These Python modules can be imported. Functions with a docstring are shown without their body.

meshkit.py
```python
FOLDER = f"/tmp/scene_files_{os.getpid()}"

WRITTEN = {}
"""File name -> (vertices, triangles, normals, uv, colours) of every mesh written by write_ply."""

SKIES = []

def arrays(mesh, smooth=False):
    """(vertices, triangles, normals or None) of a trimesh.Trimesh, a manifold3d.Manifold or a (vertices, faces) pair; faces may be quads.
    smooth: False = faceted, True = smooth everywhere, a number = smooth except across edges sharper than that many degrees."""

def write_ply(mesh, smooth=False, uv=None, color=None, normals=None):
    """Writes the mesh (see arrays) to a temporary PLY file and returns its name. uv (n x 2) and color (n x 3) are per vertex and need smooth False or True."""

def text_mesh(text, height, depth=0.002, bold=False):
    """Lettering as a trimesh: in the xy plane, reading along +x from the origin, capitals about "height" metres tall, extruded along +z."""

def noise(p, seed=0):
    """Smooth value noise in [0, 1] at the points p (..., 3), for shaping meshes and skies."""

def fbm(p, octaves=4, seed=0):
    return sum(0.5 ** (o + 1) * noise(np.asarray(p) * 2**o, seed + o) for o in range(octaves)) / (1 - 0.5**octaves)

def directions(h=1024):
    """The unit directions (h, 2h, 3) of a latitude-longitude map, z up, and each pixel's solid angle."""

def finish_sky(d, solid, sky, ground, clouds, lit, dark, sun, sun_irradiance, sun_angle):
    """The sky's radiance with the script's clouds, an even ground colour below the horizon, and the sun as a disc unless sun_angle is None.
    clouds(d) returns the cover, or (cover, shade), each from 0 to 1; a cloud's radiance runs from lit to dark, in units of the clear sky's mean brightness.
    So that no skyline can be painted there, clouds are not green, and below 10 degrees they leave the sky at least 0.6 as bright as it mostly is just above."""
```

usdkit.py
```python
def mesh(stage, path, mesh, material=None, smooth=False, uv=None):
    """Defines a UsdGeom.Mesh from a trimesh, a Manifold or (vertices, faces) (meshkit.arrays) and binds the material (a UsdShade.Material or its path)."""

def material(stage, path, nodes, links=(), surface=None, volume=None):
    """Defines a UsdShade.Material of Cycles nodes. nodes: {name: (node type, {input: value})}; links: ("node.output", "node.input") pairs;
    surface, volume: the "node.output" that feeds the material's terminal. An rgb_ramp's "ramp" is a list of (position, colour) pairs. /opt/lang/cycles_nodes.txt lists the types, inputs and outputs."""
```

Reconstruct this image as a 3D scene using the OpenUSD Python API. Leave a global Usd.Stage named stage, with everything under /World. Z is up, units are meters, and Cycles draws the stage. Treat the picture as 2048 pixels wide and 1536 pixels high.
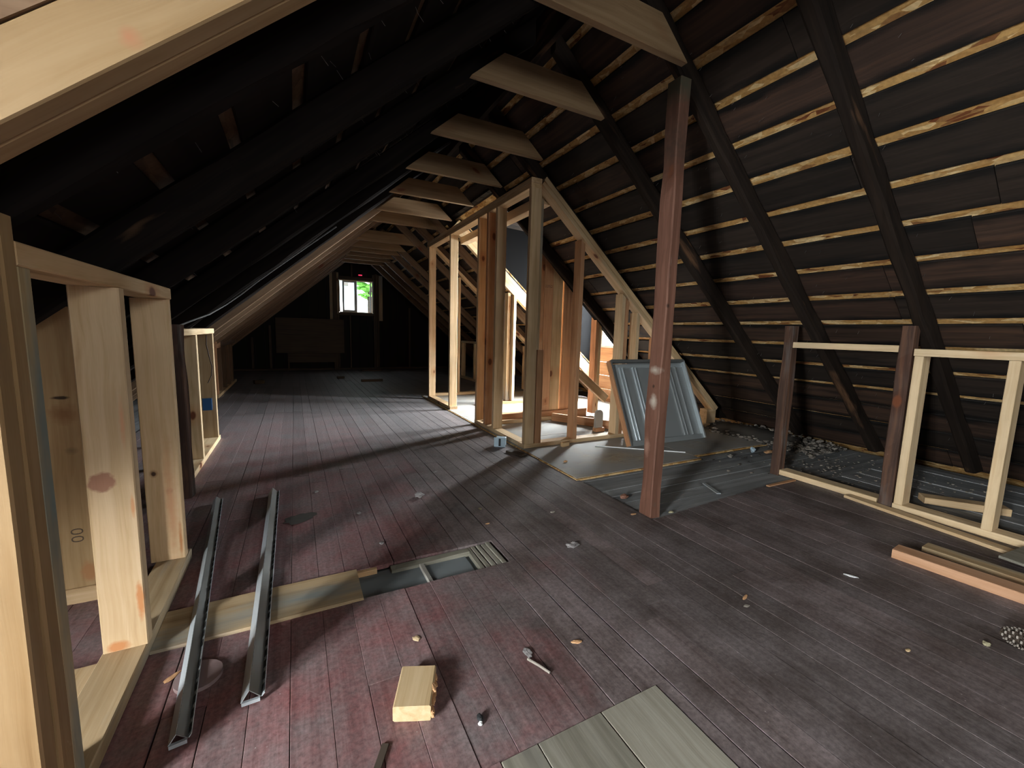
import math, random
import numpy as np
import trimesh, meshkit, usdkit
from shapely.geometry import Polygon
from pxr import Usd, UsdGeom, UsdLux, UsdShade, Gf, Sdf, Vt

random.seed(7)
RNG = np.random.default_rng(11)
stage = Usd.Stage.CreateInMemory()
UsdGeom.SetStageUpAxis(stage, 'Z')
UsdGeom.SetStageMetersPerUnit(stage, 1.0)
UsdGeom.Xform.Define(stage, '/World')
UsdGeom.Scope.Define(stage, '/World/Looks')

# ------------------------------------------------------------------ camera, sky, light
YAW, PITCH, ROLL, FPX, EYE = 0.48144704, 0.12240237, 0.02708829, 834.04, (0.0, 0.0, 1.08)
fwd = np.array([math.sin(YAW) * math.cos(PITCH), math.cos(YAW) * math.cos(PITCH), -math.sin(PITCH)])
rgt = np.array([math.cos(YAW), -math.sin(YAW), 0.0])
upv = np.cross(rgt, fwd)
r_ = math.cos(ROLL) * rgt + math.sin(ROLL) * upv
u_ = -math.sin(ROLL) * rgt + math.cos(ROLL) * upv
cam = UsdGeom.Camera.Define(stage, '/World/camera')
cam.AddTransformOp().Set(Gf.Matrix4d(*r_, 0, *u_, 0, *(-fwd), 0, *EYE, 1))
cam.CreateHorizontalApertureAttr(36.0)
cam.CreateVerticalApertureAttr(27.0)
cam.CreateFocalLengthAttr(36.0 * FPX / 2048.0)
cam.CreateClippingRangeAttr(Gf.Vec2f(0.05, 500.0))
cam.CreateExposureAttr(1.18)

dome = UsdLux.DomeLight.Define(stage, '/World/sky')
dome.CreateIntensityAttr(0.6)
dome.CreateColorAttr(Gf.Vec3f(0.93, 0.98, 1.0))


def sky_panel(name, pos, face, w, h, inten, col):
    """A patch of bright sky outside a dormer window; face: the way it shines."""
    l = UsdLux.RectLight.Define(stage, '/World/' + name)
    za = -np.array(face, float) / np.linalg.norm(face)
    xa = np.cross([0, 0, 1.0], za)
    xa /= np.linalg.norm(xa)
    ya = np.cross(za, xa)
    l.AddTransformOp().Set(Gf.Matrix4d(*xa, 0, *ya, 0, *za, 0, *pos, 1))
    l.CreateWidthAttr(w)
    l.CreateHeightAttr(h)
    l.CreateIntensityAttr(inten)
    l.CreateColorAttr(Gf.Vec3f(*col))
    l.CreateNormalizeAttr(False)


# daylight falling through the two dormer windows (left one beside the camera, right one behind the stud partition)
# and fill through an unseen window added in the gable behind the camera
sky_panel('daylight_left_dormer', (-2.80, -0.65, 1.35), (1, 0.22, -.5), 2.0, 1.4, 130.0, (1.0, 0.985, 0.96))
sky_panel('fill_near_gable', (1.45, -3.45, 2.05), (-0.05, 1, -0.35), 1.3, 1.2, 9.0, (1.0, 0.985, 0.95))
sky_panel('daylight_right_dormer', (5.10, 5.10, 1.95), (-1, -0.05, -0.7), 1.5, 1.5, 150.0, (0.96, 0.985, 1.0))


# ------------------------------------------------------------------ helpers
used = {}


def numbered(path):
    n = used.get(path, 0)
    used[path] = n + 1
    return path if n == 0 else f'{path}_{n:03d}'


def tag(p, label=None, cat=None, group=None, kind=None):
    p = p.GetPrim() if hasattr(p, 'GetPrim') else p
    for k, v in (('label', label), ('category', cat), ('group', group), ('kind', kind)):
        if v:
            p.SetCustomDataByKey(k, v)
    return p


def thing(name, label=None, cat=None, group=None, kind=None, loc=None):
    x = UsdGeom.Xform.Define(stage, numbered('/World/' + name))
    if loc is not None:
        x.AddTranslateOp().Set(Gf.Vec3d(*map(float, loc)))
    return tag(x, label, cat, group, kind)


def parent_path(p):
    return '/World' if p is None else str(p.GetPath())


def put(name, mesh, mat, parent=None, grain=None, tone=None, smooth=False, **kw):
    """mesh: (v, f) or trimesh in world coordinates (parents carry no transform)."""
    v, f, n = meshkit.arrays(mesh, smooth)
    m = usdkit.mesh(stage, numbered(parent_path(parent) + '/' + name), mesh if smooth else (v, f), MATS[mat] if isinstance(mat, str) else mat, smooth)
    api = UsdGeom.PrimvarsAPI(m)
    g = v if (grain is None or len(grain) != len(v)) else grain
    api.CreatePrimvar('grain', Sdf.ValueTypeNames.Vector3fArray, 'vertex').Set(Vt.Vec3fArray.FromNumpy(np.asarray(g, np.float32)))
    e = EDGE.get((len(v), float(v[0, 0]), float(v[-1, 2])))
    if e is not None:
        api.CreatePrimvar('edge', Sdf.ValueTypeNames.FloatArray, 'vertex').Set(Vt.FloatArray.FromNumpy(e.astype(np.float32)))
    t = random.random() if tone is None else tone
    api.CreatePrimvar('tone', Sdf.ValueTypeNames.FloatArray, 'vertex').Set(Vt.FloatArray.FromNumpy(np.full(len(v), t, np.float32)))
    return tag(m, **kw)


EDGE = {}


def unit(v):
    v = np.asarray(v, float)
    return v / np.linalg.norm(v)


def bar_mesh(p0, p1, w, t, wdir, ch=0.003, segs=1, amp=0.0, cut0=None, cut1=None, seed=0):
    """A stick from p0 to p1 (centre line), w wide along wdir, t thick across it. Returns (v, f, grain)."""
    p0, p1 = np.asarray(p0, float), np.asarray(p1, float)
    L = np.linalg.norm(p1 - p0)
    ex = (p1 - p0) / L
    ey = np.asarray(wdir, float)
    ey = unit(ey - ex * (ey @ ex))
    ez = np.cross(ex, ey)
    a, b, c = w / 2, t / 2, min(ch, w / 4, t / 4)
    ring = np.array([(-a + c, -b), (a - c, -b), (a, -b + c), (a, b - c), (a - c, b), (-a + c, b), (-a, b - c), (-a, -b + c)])
    xs = np.linspace(0, L, segs + 1)
    off = RNG.random(3) * 40
    V, G = [], []
    for i, x in enumerate(xs):
        rr = ring.copy()
        if amp:
            q = np.c_[np.full(8, x * 5.0), rr * 22] + off
            rr = rr + np.c_[meshkit.noise(q, seed) - .5, meshkit.noise(q + 9.3, seed) - .5] * 2 * amp
            bow = (meshkit.noise(np.array([[x * 0.9, 3.3, 1.1]]) + off)[0] - .5) * amp * 2.5
            rr = rr + bow
        P = p0 + ex * x + rr[:, :1] * ey + rr[:, 1:] * ez
        cut = cut0 if i == 0 else cut1 if i == segs else None
        if cut is not None:
            n = unit(cut)
            o = p0 if i == 0 else p1
            P = P - np.outer(((P - o) @ n) / (ex @ n), ex)
        V.append(P)
        G.append(np.c_[np.full(8, x), rr])
    V, G = np.vstack(V), np.vstack(G) + off
    F = []
    for i in range(segs):
        for j in range(8):
            k = (j + 1) % 8
            q = [i * 8 + j, i * 8 + k, (i + 1) * 8 + k, (i + 1) * 8 + j]
            F += [(q[0], q[1], q[2]), (q[0], q[2], q[3])]
    e = segs * 8
    for j in range(1, 7):
        F.append((0, j + 1, j))
        F.append((e, e + j, e + j + 1))
    F = np.array(F)
    if np.dot(np.cross(ex, ey), ez) > 0:
        pass
    m = trimesh.Trimesh(V, F, process=False)
    if m.volume < 0:
        F = F[:, ::-1]
    EDGE[len(V), float(V[0, 0]), float(V[-1, 2])] = np.tile(ring[:, 0] / a, len(xs))
    return V, F, G


def stick(name, parent, mat, p0, p1, w, t, wdir, tone=None, kw=None, **a):
    v, f, g = bar_mesh(p0, p1, w, t, wdir, **a)
    return put(name, (v, f), mat, parent, grain=g, tone=tone, **(kw or {}))


def box(name, parent, mat, x, y, z, axis='z', tone=None, kw=None, **a):
    c = [(x[0] + x[1]) / 2, (y[0] + y[1]) / 2, (z[0] + z[1]) / 2]
    d = [x[1] - x[0], y[1] - y[0], z[1] - z[0]]
    i = 'xyz'.index(axis)
    j, k = [q for q in range(3) if q != i]
    p0, p1 = list(c), list(c)
    p0[i] -= d[i] / 2
    p1[i] += d[i] / 2
    wd = [0, 0, 0]
    wd[j] = 1
    return stick(name, parent, mat, p0, p1, d[j], d[k], wd, tone, kw, **a)


def join(parts):
    return trimesh.util.concatenate([p if isinstance(p, trimesh.Trimesh) else trimesh.Trimesh(p[0], p[1], process=False) for p in parts])







def tube_mesh(P, r, sides=6):
    P = np.asarray(P, float)
    T = np.gradient(P, axis=0)
    T /= np.linalg.norm(T, axis=1, keepdims=True)
    A = np.cross(T, np.where(np.abs(T[:, 2:]) < .9, [0, 0, 1.0], [1.0, 0, 0]))
    A /= np.linalg.norm(A, axis=1, keepdims=True)
    B = np.cross(T, A)
    an = np.arange(sides) * 2 * np.pi / sides
    r = np.broadcast_to(r, (len(P),))
    V = (P[:, None] + r[:, None, None] * (np.cos(an)[None, :, None] * A[:, None] + np.sin(an)[None, :, None] * B[:, None])).reshape(-1, 3)
    F = []
    for i in range(len(P) - 1):
        for j in range(sides):
            k = (j + 1) % sides
            F += [(i * sides + j, i * sides + k, (i + 1) * sides + k), (i * sides + j, (i + 1) * sides + k, (i + 1) * sides + j)]
    e = (len(P) - 1) * sides
    for j in range(1, sides - 1):
        F += [(0, j + 1, j), (e, e + j, e + j + 1)]
    m = trimesh.Trimesh(V, F, process=False)
    if m.volume < 0:
        m.invert()
    return m


def rock(c, size, seed, sub=1, rough=.35):
    m = trimesh.creation.icosphere(sub, 1.0)
    v = m.vertices * (1 + (meshkit.noise(m.vertices * 1.7 + seed * 3.1, seed) - .5)[:, None] * 2 * rough)
    return trimesh.Trimesh(v * np.asarray(size) / 2 + np.asarray(c), m.faces, process=False)


# ------------------------------------------------------------------ materials
MATS = {}


def mat(name, nodes, links, surface='p.BSDF'):
    MATS[name] = usdkit.material(stage, '/World/Looks/' + name, nodes, links, surface=surface)


def plain(name, col, rough=.6, metal=0.0, spec=.4):
    mat(name, {'p': ('principled_bsdf', {'base_color': col, 'roughness': rough, 'metallic': metal, 'specular_ior_level': spec})}, [])


def wood(name, ramp, tint_a, tint_b, rough=.62, knots=.62, knot_col=(.16, .05, .02), stain=None, stain_at=(.62, .72), bump=.25, scale=1.0, spec=.3, spots=(), edge=None):
    """Sawn timber, grain along the piece (the mesh's grain attribute). tone of each piece moves it from tint_a to tint_b."""
    n = {
        'g': ('attribute', {'attribute': 'grain'}),
        't': ('attribute', {'attribute': 'tone'}),
        'm1': ('mapping', {'scale': (1.1 * scale, 30 * scale, 30 * scale)}),
        'n0': ('noise_texture', {'scale': 2.2, 'detail': 2.0}),
        'add': ('vector_math', {'math_type': 'multiply_add', 'vector2': (.045, .045, .045)}),
        'n1': ('noise_texture', {'scale': 1.0, 'detail': 5.0, 'roughness': .62, 'distortion': .35}),
        'r1': ('rgb_ramp', {'ramp': ramp}),
        'mk': ('mapping', {'scale': (3.6, 6.5, 6.5)}),
        'vk': ('voronoi_texture', {'scale': 1.0, 'randomness': 1.0}),
        'sk': ('separate_color', {}),
        'lk': ('map_range', {'from_min': .17, 'from_max': .11, 'clamp': True}),
        'hk': ('map_range', {'from_min': .42, 'from_max': .12, 'to_max': .55, 'clamp': True}),
        'ck': ('math', {'math_type': 'greater_than', 'value2': knots}),
        'k': ('math', {'math_type': 'multiply'}),
        'kh': ('math', {'math_type': 'multiply'}),
        'tint': ('mix_color', {'blend_type': 'mix', 'a': tint_a, 'b': tint_b}),
        'mul': ('mix_color', {'blend_type': 'multiply', 'fac': 1.0}),
        'halo': ('mix_color', {'blend_type': 'multiply', 'b': (.75, .45, .28)}),
        'kc': ('mix_color', {'b': knot_col}),
        'bl': ('noise_texture', {'scale': 1.6, 'detail': 3.0}),
        'blr': ('rgb_ramp', {'ramp': [(.3, (.74, .74, .74)), (.7, (1.12, 1.12, 1.12))]}),
        'mul2': ('mix_color', {'blend_type': 'multiply', 'fac': .8, 'use_clamp': False}),
        'p': ('principled_bsdf', {'roughness': rough, 'specular_ior_level': spec}),
        'b': ('bump', {'strength': bump, 'distance': .004}),
    }
    l = [('g.vector', 'n0.vector'), ('n0.color', 'add.vector1'), ('g.vector', 'add.vector3'), ('add.vector', 'm1.vector'), ('m1.vector', 'n1.vector'), ('n1.fac', 'r1.fac'),
         ('add.vector', 'mk.vector'), ('mk.vector', 'vk.vector'), ('vk.distance', 'lk.value'), ('vk.distance', 'hk.value'), ('vk.color', 'sk.color'), ('sk.r', 'ck.value1'),
         ('lk.result', 'k.value1'), ('ck.value', 'k.value2'), ('hk.result', 'kh.value1'), ('ck.value', 'kh.value2'),
         ('t.fac', 'tint.fac'), ('r1.color', 'mul.a'), ('tint.result', 'mul.b'), ('mul.result', 'halo.a'), ('kh.value', 'halo.fac'), ('halo.result', 'kc.a'), ('k.value', 'kc.fac'),
         ('g.vector', 'bl.vector'), ('bl.fac', 'blr.fac'), ('kc.result', 'mul2.a'), ('blr.color', 'mul2.b'),
         ('n1.fac', 'b.height'), ('b.normal', 'p.normal')]
    last = 'mul2.result'
    if stain:
        n['sm'] = ('mapping', {'scale': (1.0, 5.0, 5.0), 'location': (3.3, 1.7, 5.2)})
        n['sn'] = ('noise_texture', {'scale': 1.3, 'detail': 4.0, 'roughness': .6})
        n['sr'] = ('map_range', {'from_min': stain_at[0], 'from_max': stain_at[1], 'clamp': True})
        n['smx'] = ('mix_color', {'b': stain})
        l += [('g.vector', 'sm.vector'), ('sm.vector', 'sn.vector'), ('sn.fac', 'sr.value'), ('sr.result', 'smx.fac'), (last, 'smx.a')]
        last = 'smx.result'
    if edge:                                        # black stains along a board's edges, gap shadow painted in with them
        n['eg'] = ('attribute', {'attribute': 'edge'})
        n['ea'] = ('math', {'math_type': 'absolute'})
        n['em'] = ('mapping', {'scale': (2.2, 9.0, 9.0), 'location': (9.1, 2.2, 4.4)})
        n['en'] = ('noise_texture', {'scale': 1.0, 'detail': 5.0, 'roughness': .6})
        n['es'] = ('math', {'math_type': 'multiply_add', 'value2': 1.5})
        n['er'] = ('map_range', {'from_min': 1.30, 'from_max': 1.72, 'to_max': .95, 'clamp': True})
        n['ex'] = ('mix_color', {'b': edge})
        l += [('eg.fac', 'ea.value1'), ('g.vector', 'em.vector'), ('em.vector', 'en.vector'), ('en.fac', 'es.value1'), ('ea.value', 'es.value3'), ('es.value', 'er.value'), ('er.result', 'ex.fac'), (last, 'ex.a')]
        last = 'ex.result'
    for i, (c, r, col, soft) in enumerate(spots):   # knots and stains at their place on the piece
        a = f's{i}'
        n['geo'] = ('geometry', {})
        n['wob'] = ('noise_texture', {'scale': 38.0, 'detail': 3.0})
        n[a + 's'] = ('vector_math', {'math_type': 'subtract', 'vector2': c})
        n[a + 'm'] = ('vector_math', {'math_type': 'multiply', 'vector2': tuple(1 / q for q in r)})
        n[a + 'l'] = ('vector_math', {'math_type': 'length'})
        n[a + 'w'] = ('math', {'math_type': 'multiply_add', 'value2': .8})
        n[a + 'r'] = ('map_range', {'from_min': 1.4, 'from_max': 1.4 - soft, 'to_max': .92, 'clamp': True})
        n[a + 'x'] = ('mix_color', {'b': col})
        l += [('geo.position', 'wob.vector'), ('geo.position', a + 's.vector1'), (a + 's.vector', a + 'm.vector1'), (a + 'm.vector', a + 'l.vector1'), ('wob.fac', a + 'w.value1'), (a + 'l.value', a + 'w.value3'),
              (a + 'w.value', a + 'r.value'), (a + 'r.result', a + 'x.fac'), (last, a + 'x.a')]
        last = a + 'x.result'
    mat(name, n, l + [(last, 'p.base_color')])


PINE = [(.25, (.46, .30, .155)), (.42, (.64, .46, .27)), (.6, (.74, .56, .36)), (.78, (.66, .46, .26))]
wood('pine', PINE, (1.0, 1.0, 1.0), (.92, .84, .74))
wood('pine_pale', PINE, (1.05, 1.08, 1.1), (1.0, 1.0, .95), knots=.8)
wood('pine_block', [(p, (a * .80, b * .82, c * .80)) for p, (a, b, c) in PINE], (1.0, 1.0, 1.0), (.92, .84, .74), knots=2)
wood('pine_pink', [(p, (a * .92, b * .74, c * .74)) for p, (a, b, c) in PINE], (1.0, 1.0, 1.0), (.95, .9, .86), knots=.8)
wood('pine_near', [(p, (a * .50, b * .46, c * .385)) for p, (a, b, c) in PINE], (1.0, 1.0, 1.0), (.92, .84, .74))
RED, DK, ORG, WHT = (.36, .17, .11), (.035, .018, .012), (.48, .20, .075), (.46, .40, .34)
wood('pine_stud_a', PINE, (.98, .98, .98), (.92, .84, .74), knots=2, spots=(((-.528, 1.634, .60), (.034, .06, .034), RED, .25), ((-.462, 1.634, .52), (.006, .03, .045), (.60, .30, .14), .6), ((-.525, 1.634, .06), (.035, .05, .022), ORG, .5), ((-.463, 1.634, .20), (.012, .05, .075), ORG, .5), ((-.47, 1.634, .78), (.008, .03, .09), (.62, .34, .2), .8)))
wood('pine_stud_b', PINE, (.98, .98, .98), (.92, .84, .74), knots=2, spots=(((-.551, 2.216, .442), (.017, .05, .020), (.22, .085, .03), .9), ((-.551, 2.216, .442), (.010, .05, .012), DK, .5), ((-.500, 2.216, .359), (.014, .05, .016), (.20, .07, .04), .7), ((-.50, 2.216, .30), (.028, .05, .36), (.55, .30, .16), .9), ((-.475, 2.216, .13), (.008, .05, .10), ORG, .7)))
wood('pine_board', [(p, (a * .82, b * .78, c * .70)) for p, (a, b, c) in PINE], (1, 1, 1), (.92, .84, .74), knots=2, spots=(((-.765, 2.09, .80), (.03, .06, .008), DK, .5), ((-.76, 2.09, .74), (.05, .06, .05), (.36, .18, .08), .9), ((-.735, 2.09, .12), (.03, .06, .05), (.40, .19, .08), .5), ((-.75, 2.09, .60), (.022, .06, .018), (.25, .17, .09), .9)))
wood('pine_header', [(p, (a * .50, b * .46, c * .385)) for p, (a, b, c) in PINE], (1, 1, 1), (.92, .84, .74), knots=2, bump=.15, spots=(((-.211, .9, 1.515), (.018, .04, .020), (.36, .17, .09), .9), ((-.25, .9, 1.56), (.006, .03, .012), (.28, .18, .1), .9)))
wood('pine_grey', PINE, (.72, .72, .70), (.62, .60, .55), knots=.75, stain=(.25, .27, .26), stain_at=(.5, .75))
wood('pine_green', PINE, (.66, .68, .62), (.66, .68, .62), knots=.9, stain=(.17, .22, .215), stain_at=(.47, .66))
wood('fir', [(.25, (.30, .13, .06)), (.45, (.50, .25, .125)), (.62, (.58, .32, .17)), (.8, (.46, .22, .10))], (1.0, 1.0, 1.0), (1.1, 1.15, 1.2), knots=.72)
wood('tie_wood', [(.25, (.215, .135, .07)), (.45, (.30, .195, .105)), (.65, (.355, .24, .138)), (.8, (.275, .18, .098))], (1.0, 1.0, 1.0), (.8, .74, .68), knots=.7)
wood('plank_grey', [(.25, (.15, .14, .115)), (.45, (.245, .23, .19)), (.65, (.32, .305, .26)), (.8, (.235, .22, .18))], (1, 1, 1), (.85, .86, .84), knots=2, stain=(.12, .115, .105), stain_at=(.6, .8))
wood('old_post', [(.2, (.08, .036, .024)), (.45, (.145, .066, .044)), (.62, (.195, .095, .065)), (.8, (.12, .056, .038))], (1, 1, 1), (.8, .8, .8), knots=.7, rough=.7,
     stain=(.30, .24, .20), stain_at=(.68, .78), bump=.5, spots=(((1.868, 1.765, .70), (.06, .030, .055), WHT, .8), ((1.868, 1.765, .885), (.06, .05, .030), WHT, .9), ((1.885, 1.727, 1.254), (.014, .05, .017), DK, .7), ((1.868, 1.77, .79), (.03, .012, .016), DK, .6), ((1.89, 1.727, .075), (.016, .05, .018), (.12, .07, .05), .6), ((1.868, 1.79, .42), (.03, .03, .07), (.34, .20, .15), 1.1), ((1.90, 1.775, 2.12), (.2, .2, .26), (.05, .032, .024), 1.1), ((1.90, 1.775, 2.44), (.2, .2, .13), (.075, .075, .05), .8)))
wood('knee_post', [(.2, (.04, .022, .016)), (.45, (.088, .049, .035)), (.62, (.16, .082, .050)), (.8, (.075, .041, .029))], (1, 1, 1), (.8, .8, .85), knots=.8, rough=.75,
     stain=(.13, .12, .115), stain_at=(.55, .68), bump=.6)
wood('black_rafter', [(.2, (.012, .009, .008)), (.5, (.027, .019, .015)), (.8, (.046, .031, .023))], (1, 1, 1), (.75, .75, .75), knots=2, rough=.85, spec=.12,
     stain=(.14, .075, .042), stain_at=(.60, .72), bump=.6)
wood('shaded_rafter', [(.2, (.006, .005, .005)), (.5, (.013, .010, .009)), (.8, (.022, .016, .013))], (1, 1, 1), (.75, .75, .75), knots=2, rough=.9, spec=.08, stain=(.085, .05, .03), stain_at=(.70, .78), bump=.6)  # darker copy of the right-hand rafters, left slope shade in the colour
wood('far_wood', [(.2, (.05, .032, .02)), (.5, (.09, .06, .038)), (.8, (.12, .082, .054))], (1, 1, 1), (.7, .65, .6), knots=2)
wood('brown_rafter', [(.2, (.12, .07, .04)), (.5, (.22, .14, .085)), (.8, (.28, .19, .12))], (1, 1, 1), (.7, .65, .6), knots=.75)
wood('sheathing', [(.25, (.020, .014, .011)), (.5, (.036, .025, .019)), (.68, (.050, .033, .025)), (.85, (.036, .026, .021))], (1, 1, 1), (.65, .68, .72), knots=2, rough=.75,
     stain=(.009, .008, .008), stain_at=(.58, .74), bump=.5, scale=.9, edge=(.006, .0055, .0055))
wood('sheathing_shaded', [(.25, (.006, .005, .004)), (.5, (.012, .009, .008)), (.8, (.022, .016, .013))], (1, 1, 1), (.7, .7, .7), knots=2, rough=.85, spec=.12, bump=.5, scale=.55)  # darker sheathing copy, shade of the left slope put into the colour
wood('sheathing_rust', [(.25, (.034, .021, .015)), (.5, (.064, .038, .027)), (.68, (.10, .054, .034)), (.85, (.06, .038, .028))], (1, 1, 1), (.7, .7, .75), knots=2, rough=.75,
     stain=(.009, .008, .008), stain_at=(.58, .74), bump=.5, scale=.9, edge=(.006, .0055, .0055))
wood('subfloor_grey', [(.25, (.15, .156, .162)), (.5, (.25, .26, .27)), (.7, (.33, .34, .35)), (.85, (.24, .247, .255))], (1, 1, 1), (.75, .76, .78), knots=2, rough=.8,
     stain=(.36, .38, .40), stain_at=(.58, .78), bump=.5, scale=.6)

wood('mossy', [(.2, (.05, .045, .03)), (.5, (.10, .095, .065)), (.8, (.15, .15, .10))], (1, 1, 1), (1, 1, 1), knots=2, rough=.85, stain=(.03, .028, .022), stain_at=(.5, .62), bump=.6)

# oriented strand board: chips of many tones lying every way
def osb(name, a, b, c, d, dust=None):
    n = {'g': ('attribute', {'attribute': 'grain'}),
         'ma': ('mapping', {'scale': (9, 34, 30), 'rotation': (0, 0, .5)}), 'va': ('voronoi_texture', {'scale': 1.0}),
         'mb': ('mapping', {'scale': (10, 40, 30), 'rotation': (0, 0, -.7)}), 'vb': ('voronoi_texture', {'scale': 1.0}),
         'sa': ('separate_color', {}), 'sb': ('separate_color', {}),
         'mx': ('math', {'math_type': 'multiply_add', 'value2': .55, 'value3': 0}), 'mx2': ('math', {'math_type': 'multiply_add', 'value2': .45}),
         'r': ('rgb_ramp', {'ramp': [(.12, d), (.28, b), (.5, a), (.72, c), (.9, b)]}),
         'f': ('noise_texture', {'scale': 60.0, 'detail': 3.0}), 'fr': ('rgb_ramp', {'ramp': [(.3, (.7, .7, .7)), (.7, (1.1, 1.1, 1.1))]}),
         'mu': ('mix_color', {'blend_type': 'multiply', 'fac': .8, 'use_clamp': False}),
         'p': ('principled_bsdf', {'roughness': .7, 'specular_ior_level': .25})}
    l = [('g.vector', 'ma.vector'), ('g.vector', 'mb.vector'), ('ma.vector', 'va.vector'), ('mb.vector', 'vb.vector'), ('va.color', 'sa.color'), ('vb.color', 'sb.color'),
         ('sa.r', 'mx.value1'), ('sb.g', 'mx2.value1'), ('mx.value', 'mx2.value3'), ('mx2.value', 'r.fac'), ('g.vector', 'f.vector'), ('f.fac', 'fr.fac'), ('r.color', 'mu.a'), ('fr.color', 'mu.b')]
    last = 'mu.result'
    if dust:
        n['dn'] = ('noise_texture', {'scale': 2.4, 'detail': 6.0, 'roughness': .6})
        n['dr'] = ('map_range', {'from_min': .25, 'from_max': .5, 'to_min': .35, 'to_max': .97, 'clamp': True})
        n['dm'] = ('mix_color', {'b': dust})
        l += [('g.vector', 'dn.vector'), ('dn.fac', 'dr.value'), ('dr.result', 'dm.fac'), (last, 'dm.a')]
        last = 'dm.result'
    mat(name, n, l + [(last, 'p.base_color')])


osb('osb', (.40, .21, .065), (.58, .35, .13), (.80, .60, .32), (.17, .055, .02))
osb('osb_shaded', (.07, .035, .018), (.10, .055, .03), (.13, .08, .045), (.035, .014, .008))  # strand-board darkened in colour for the unlit left slope
osb('osb_dusty', (.40, .28, .14), (.50, .38, .22), (.56, .46, .3), (.22, .13, .06), dust=(.33, .325, .315))

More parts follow.
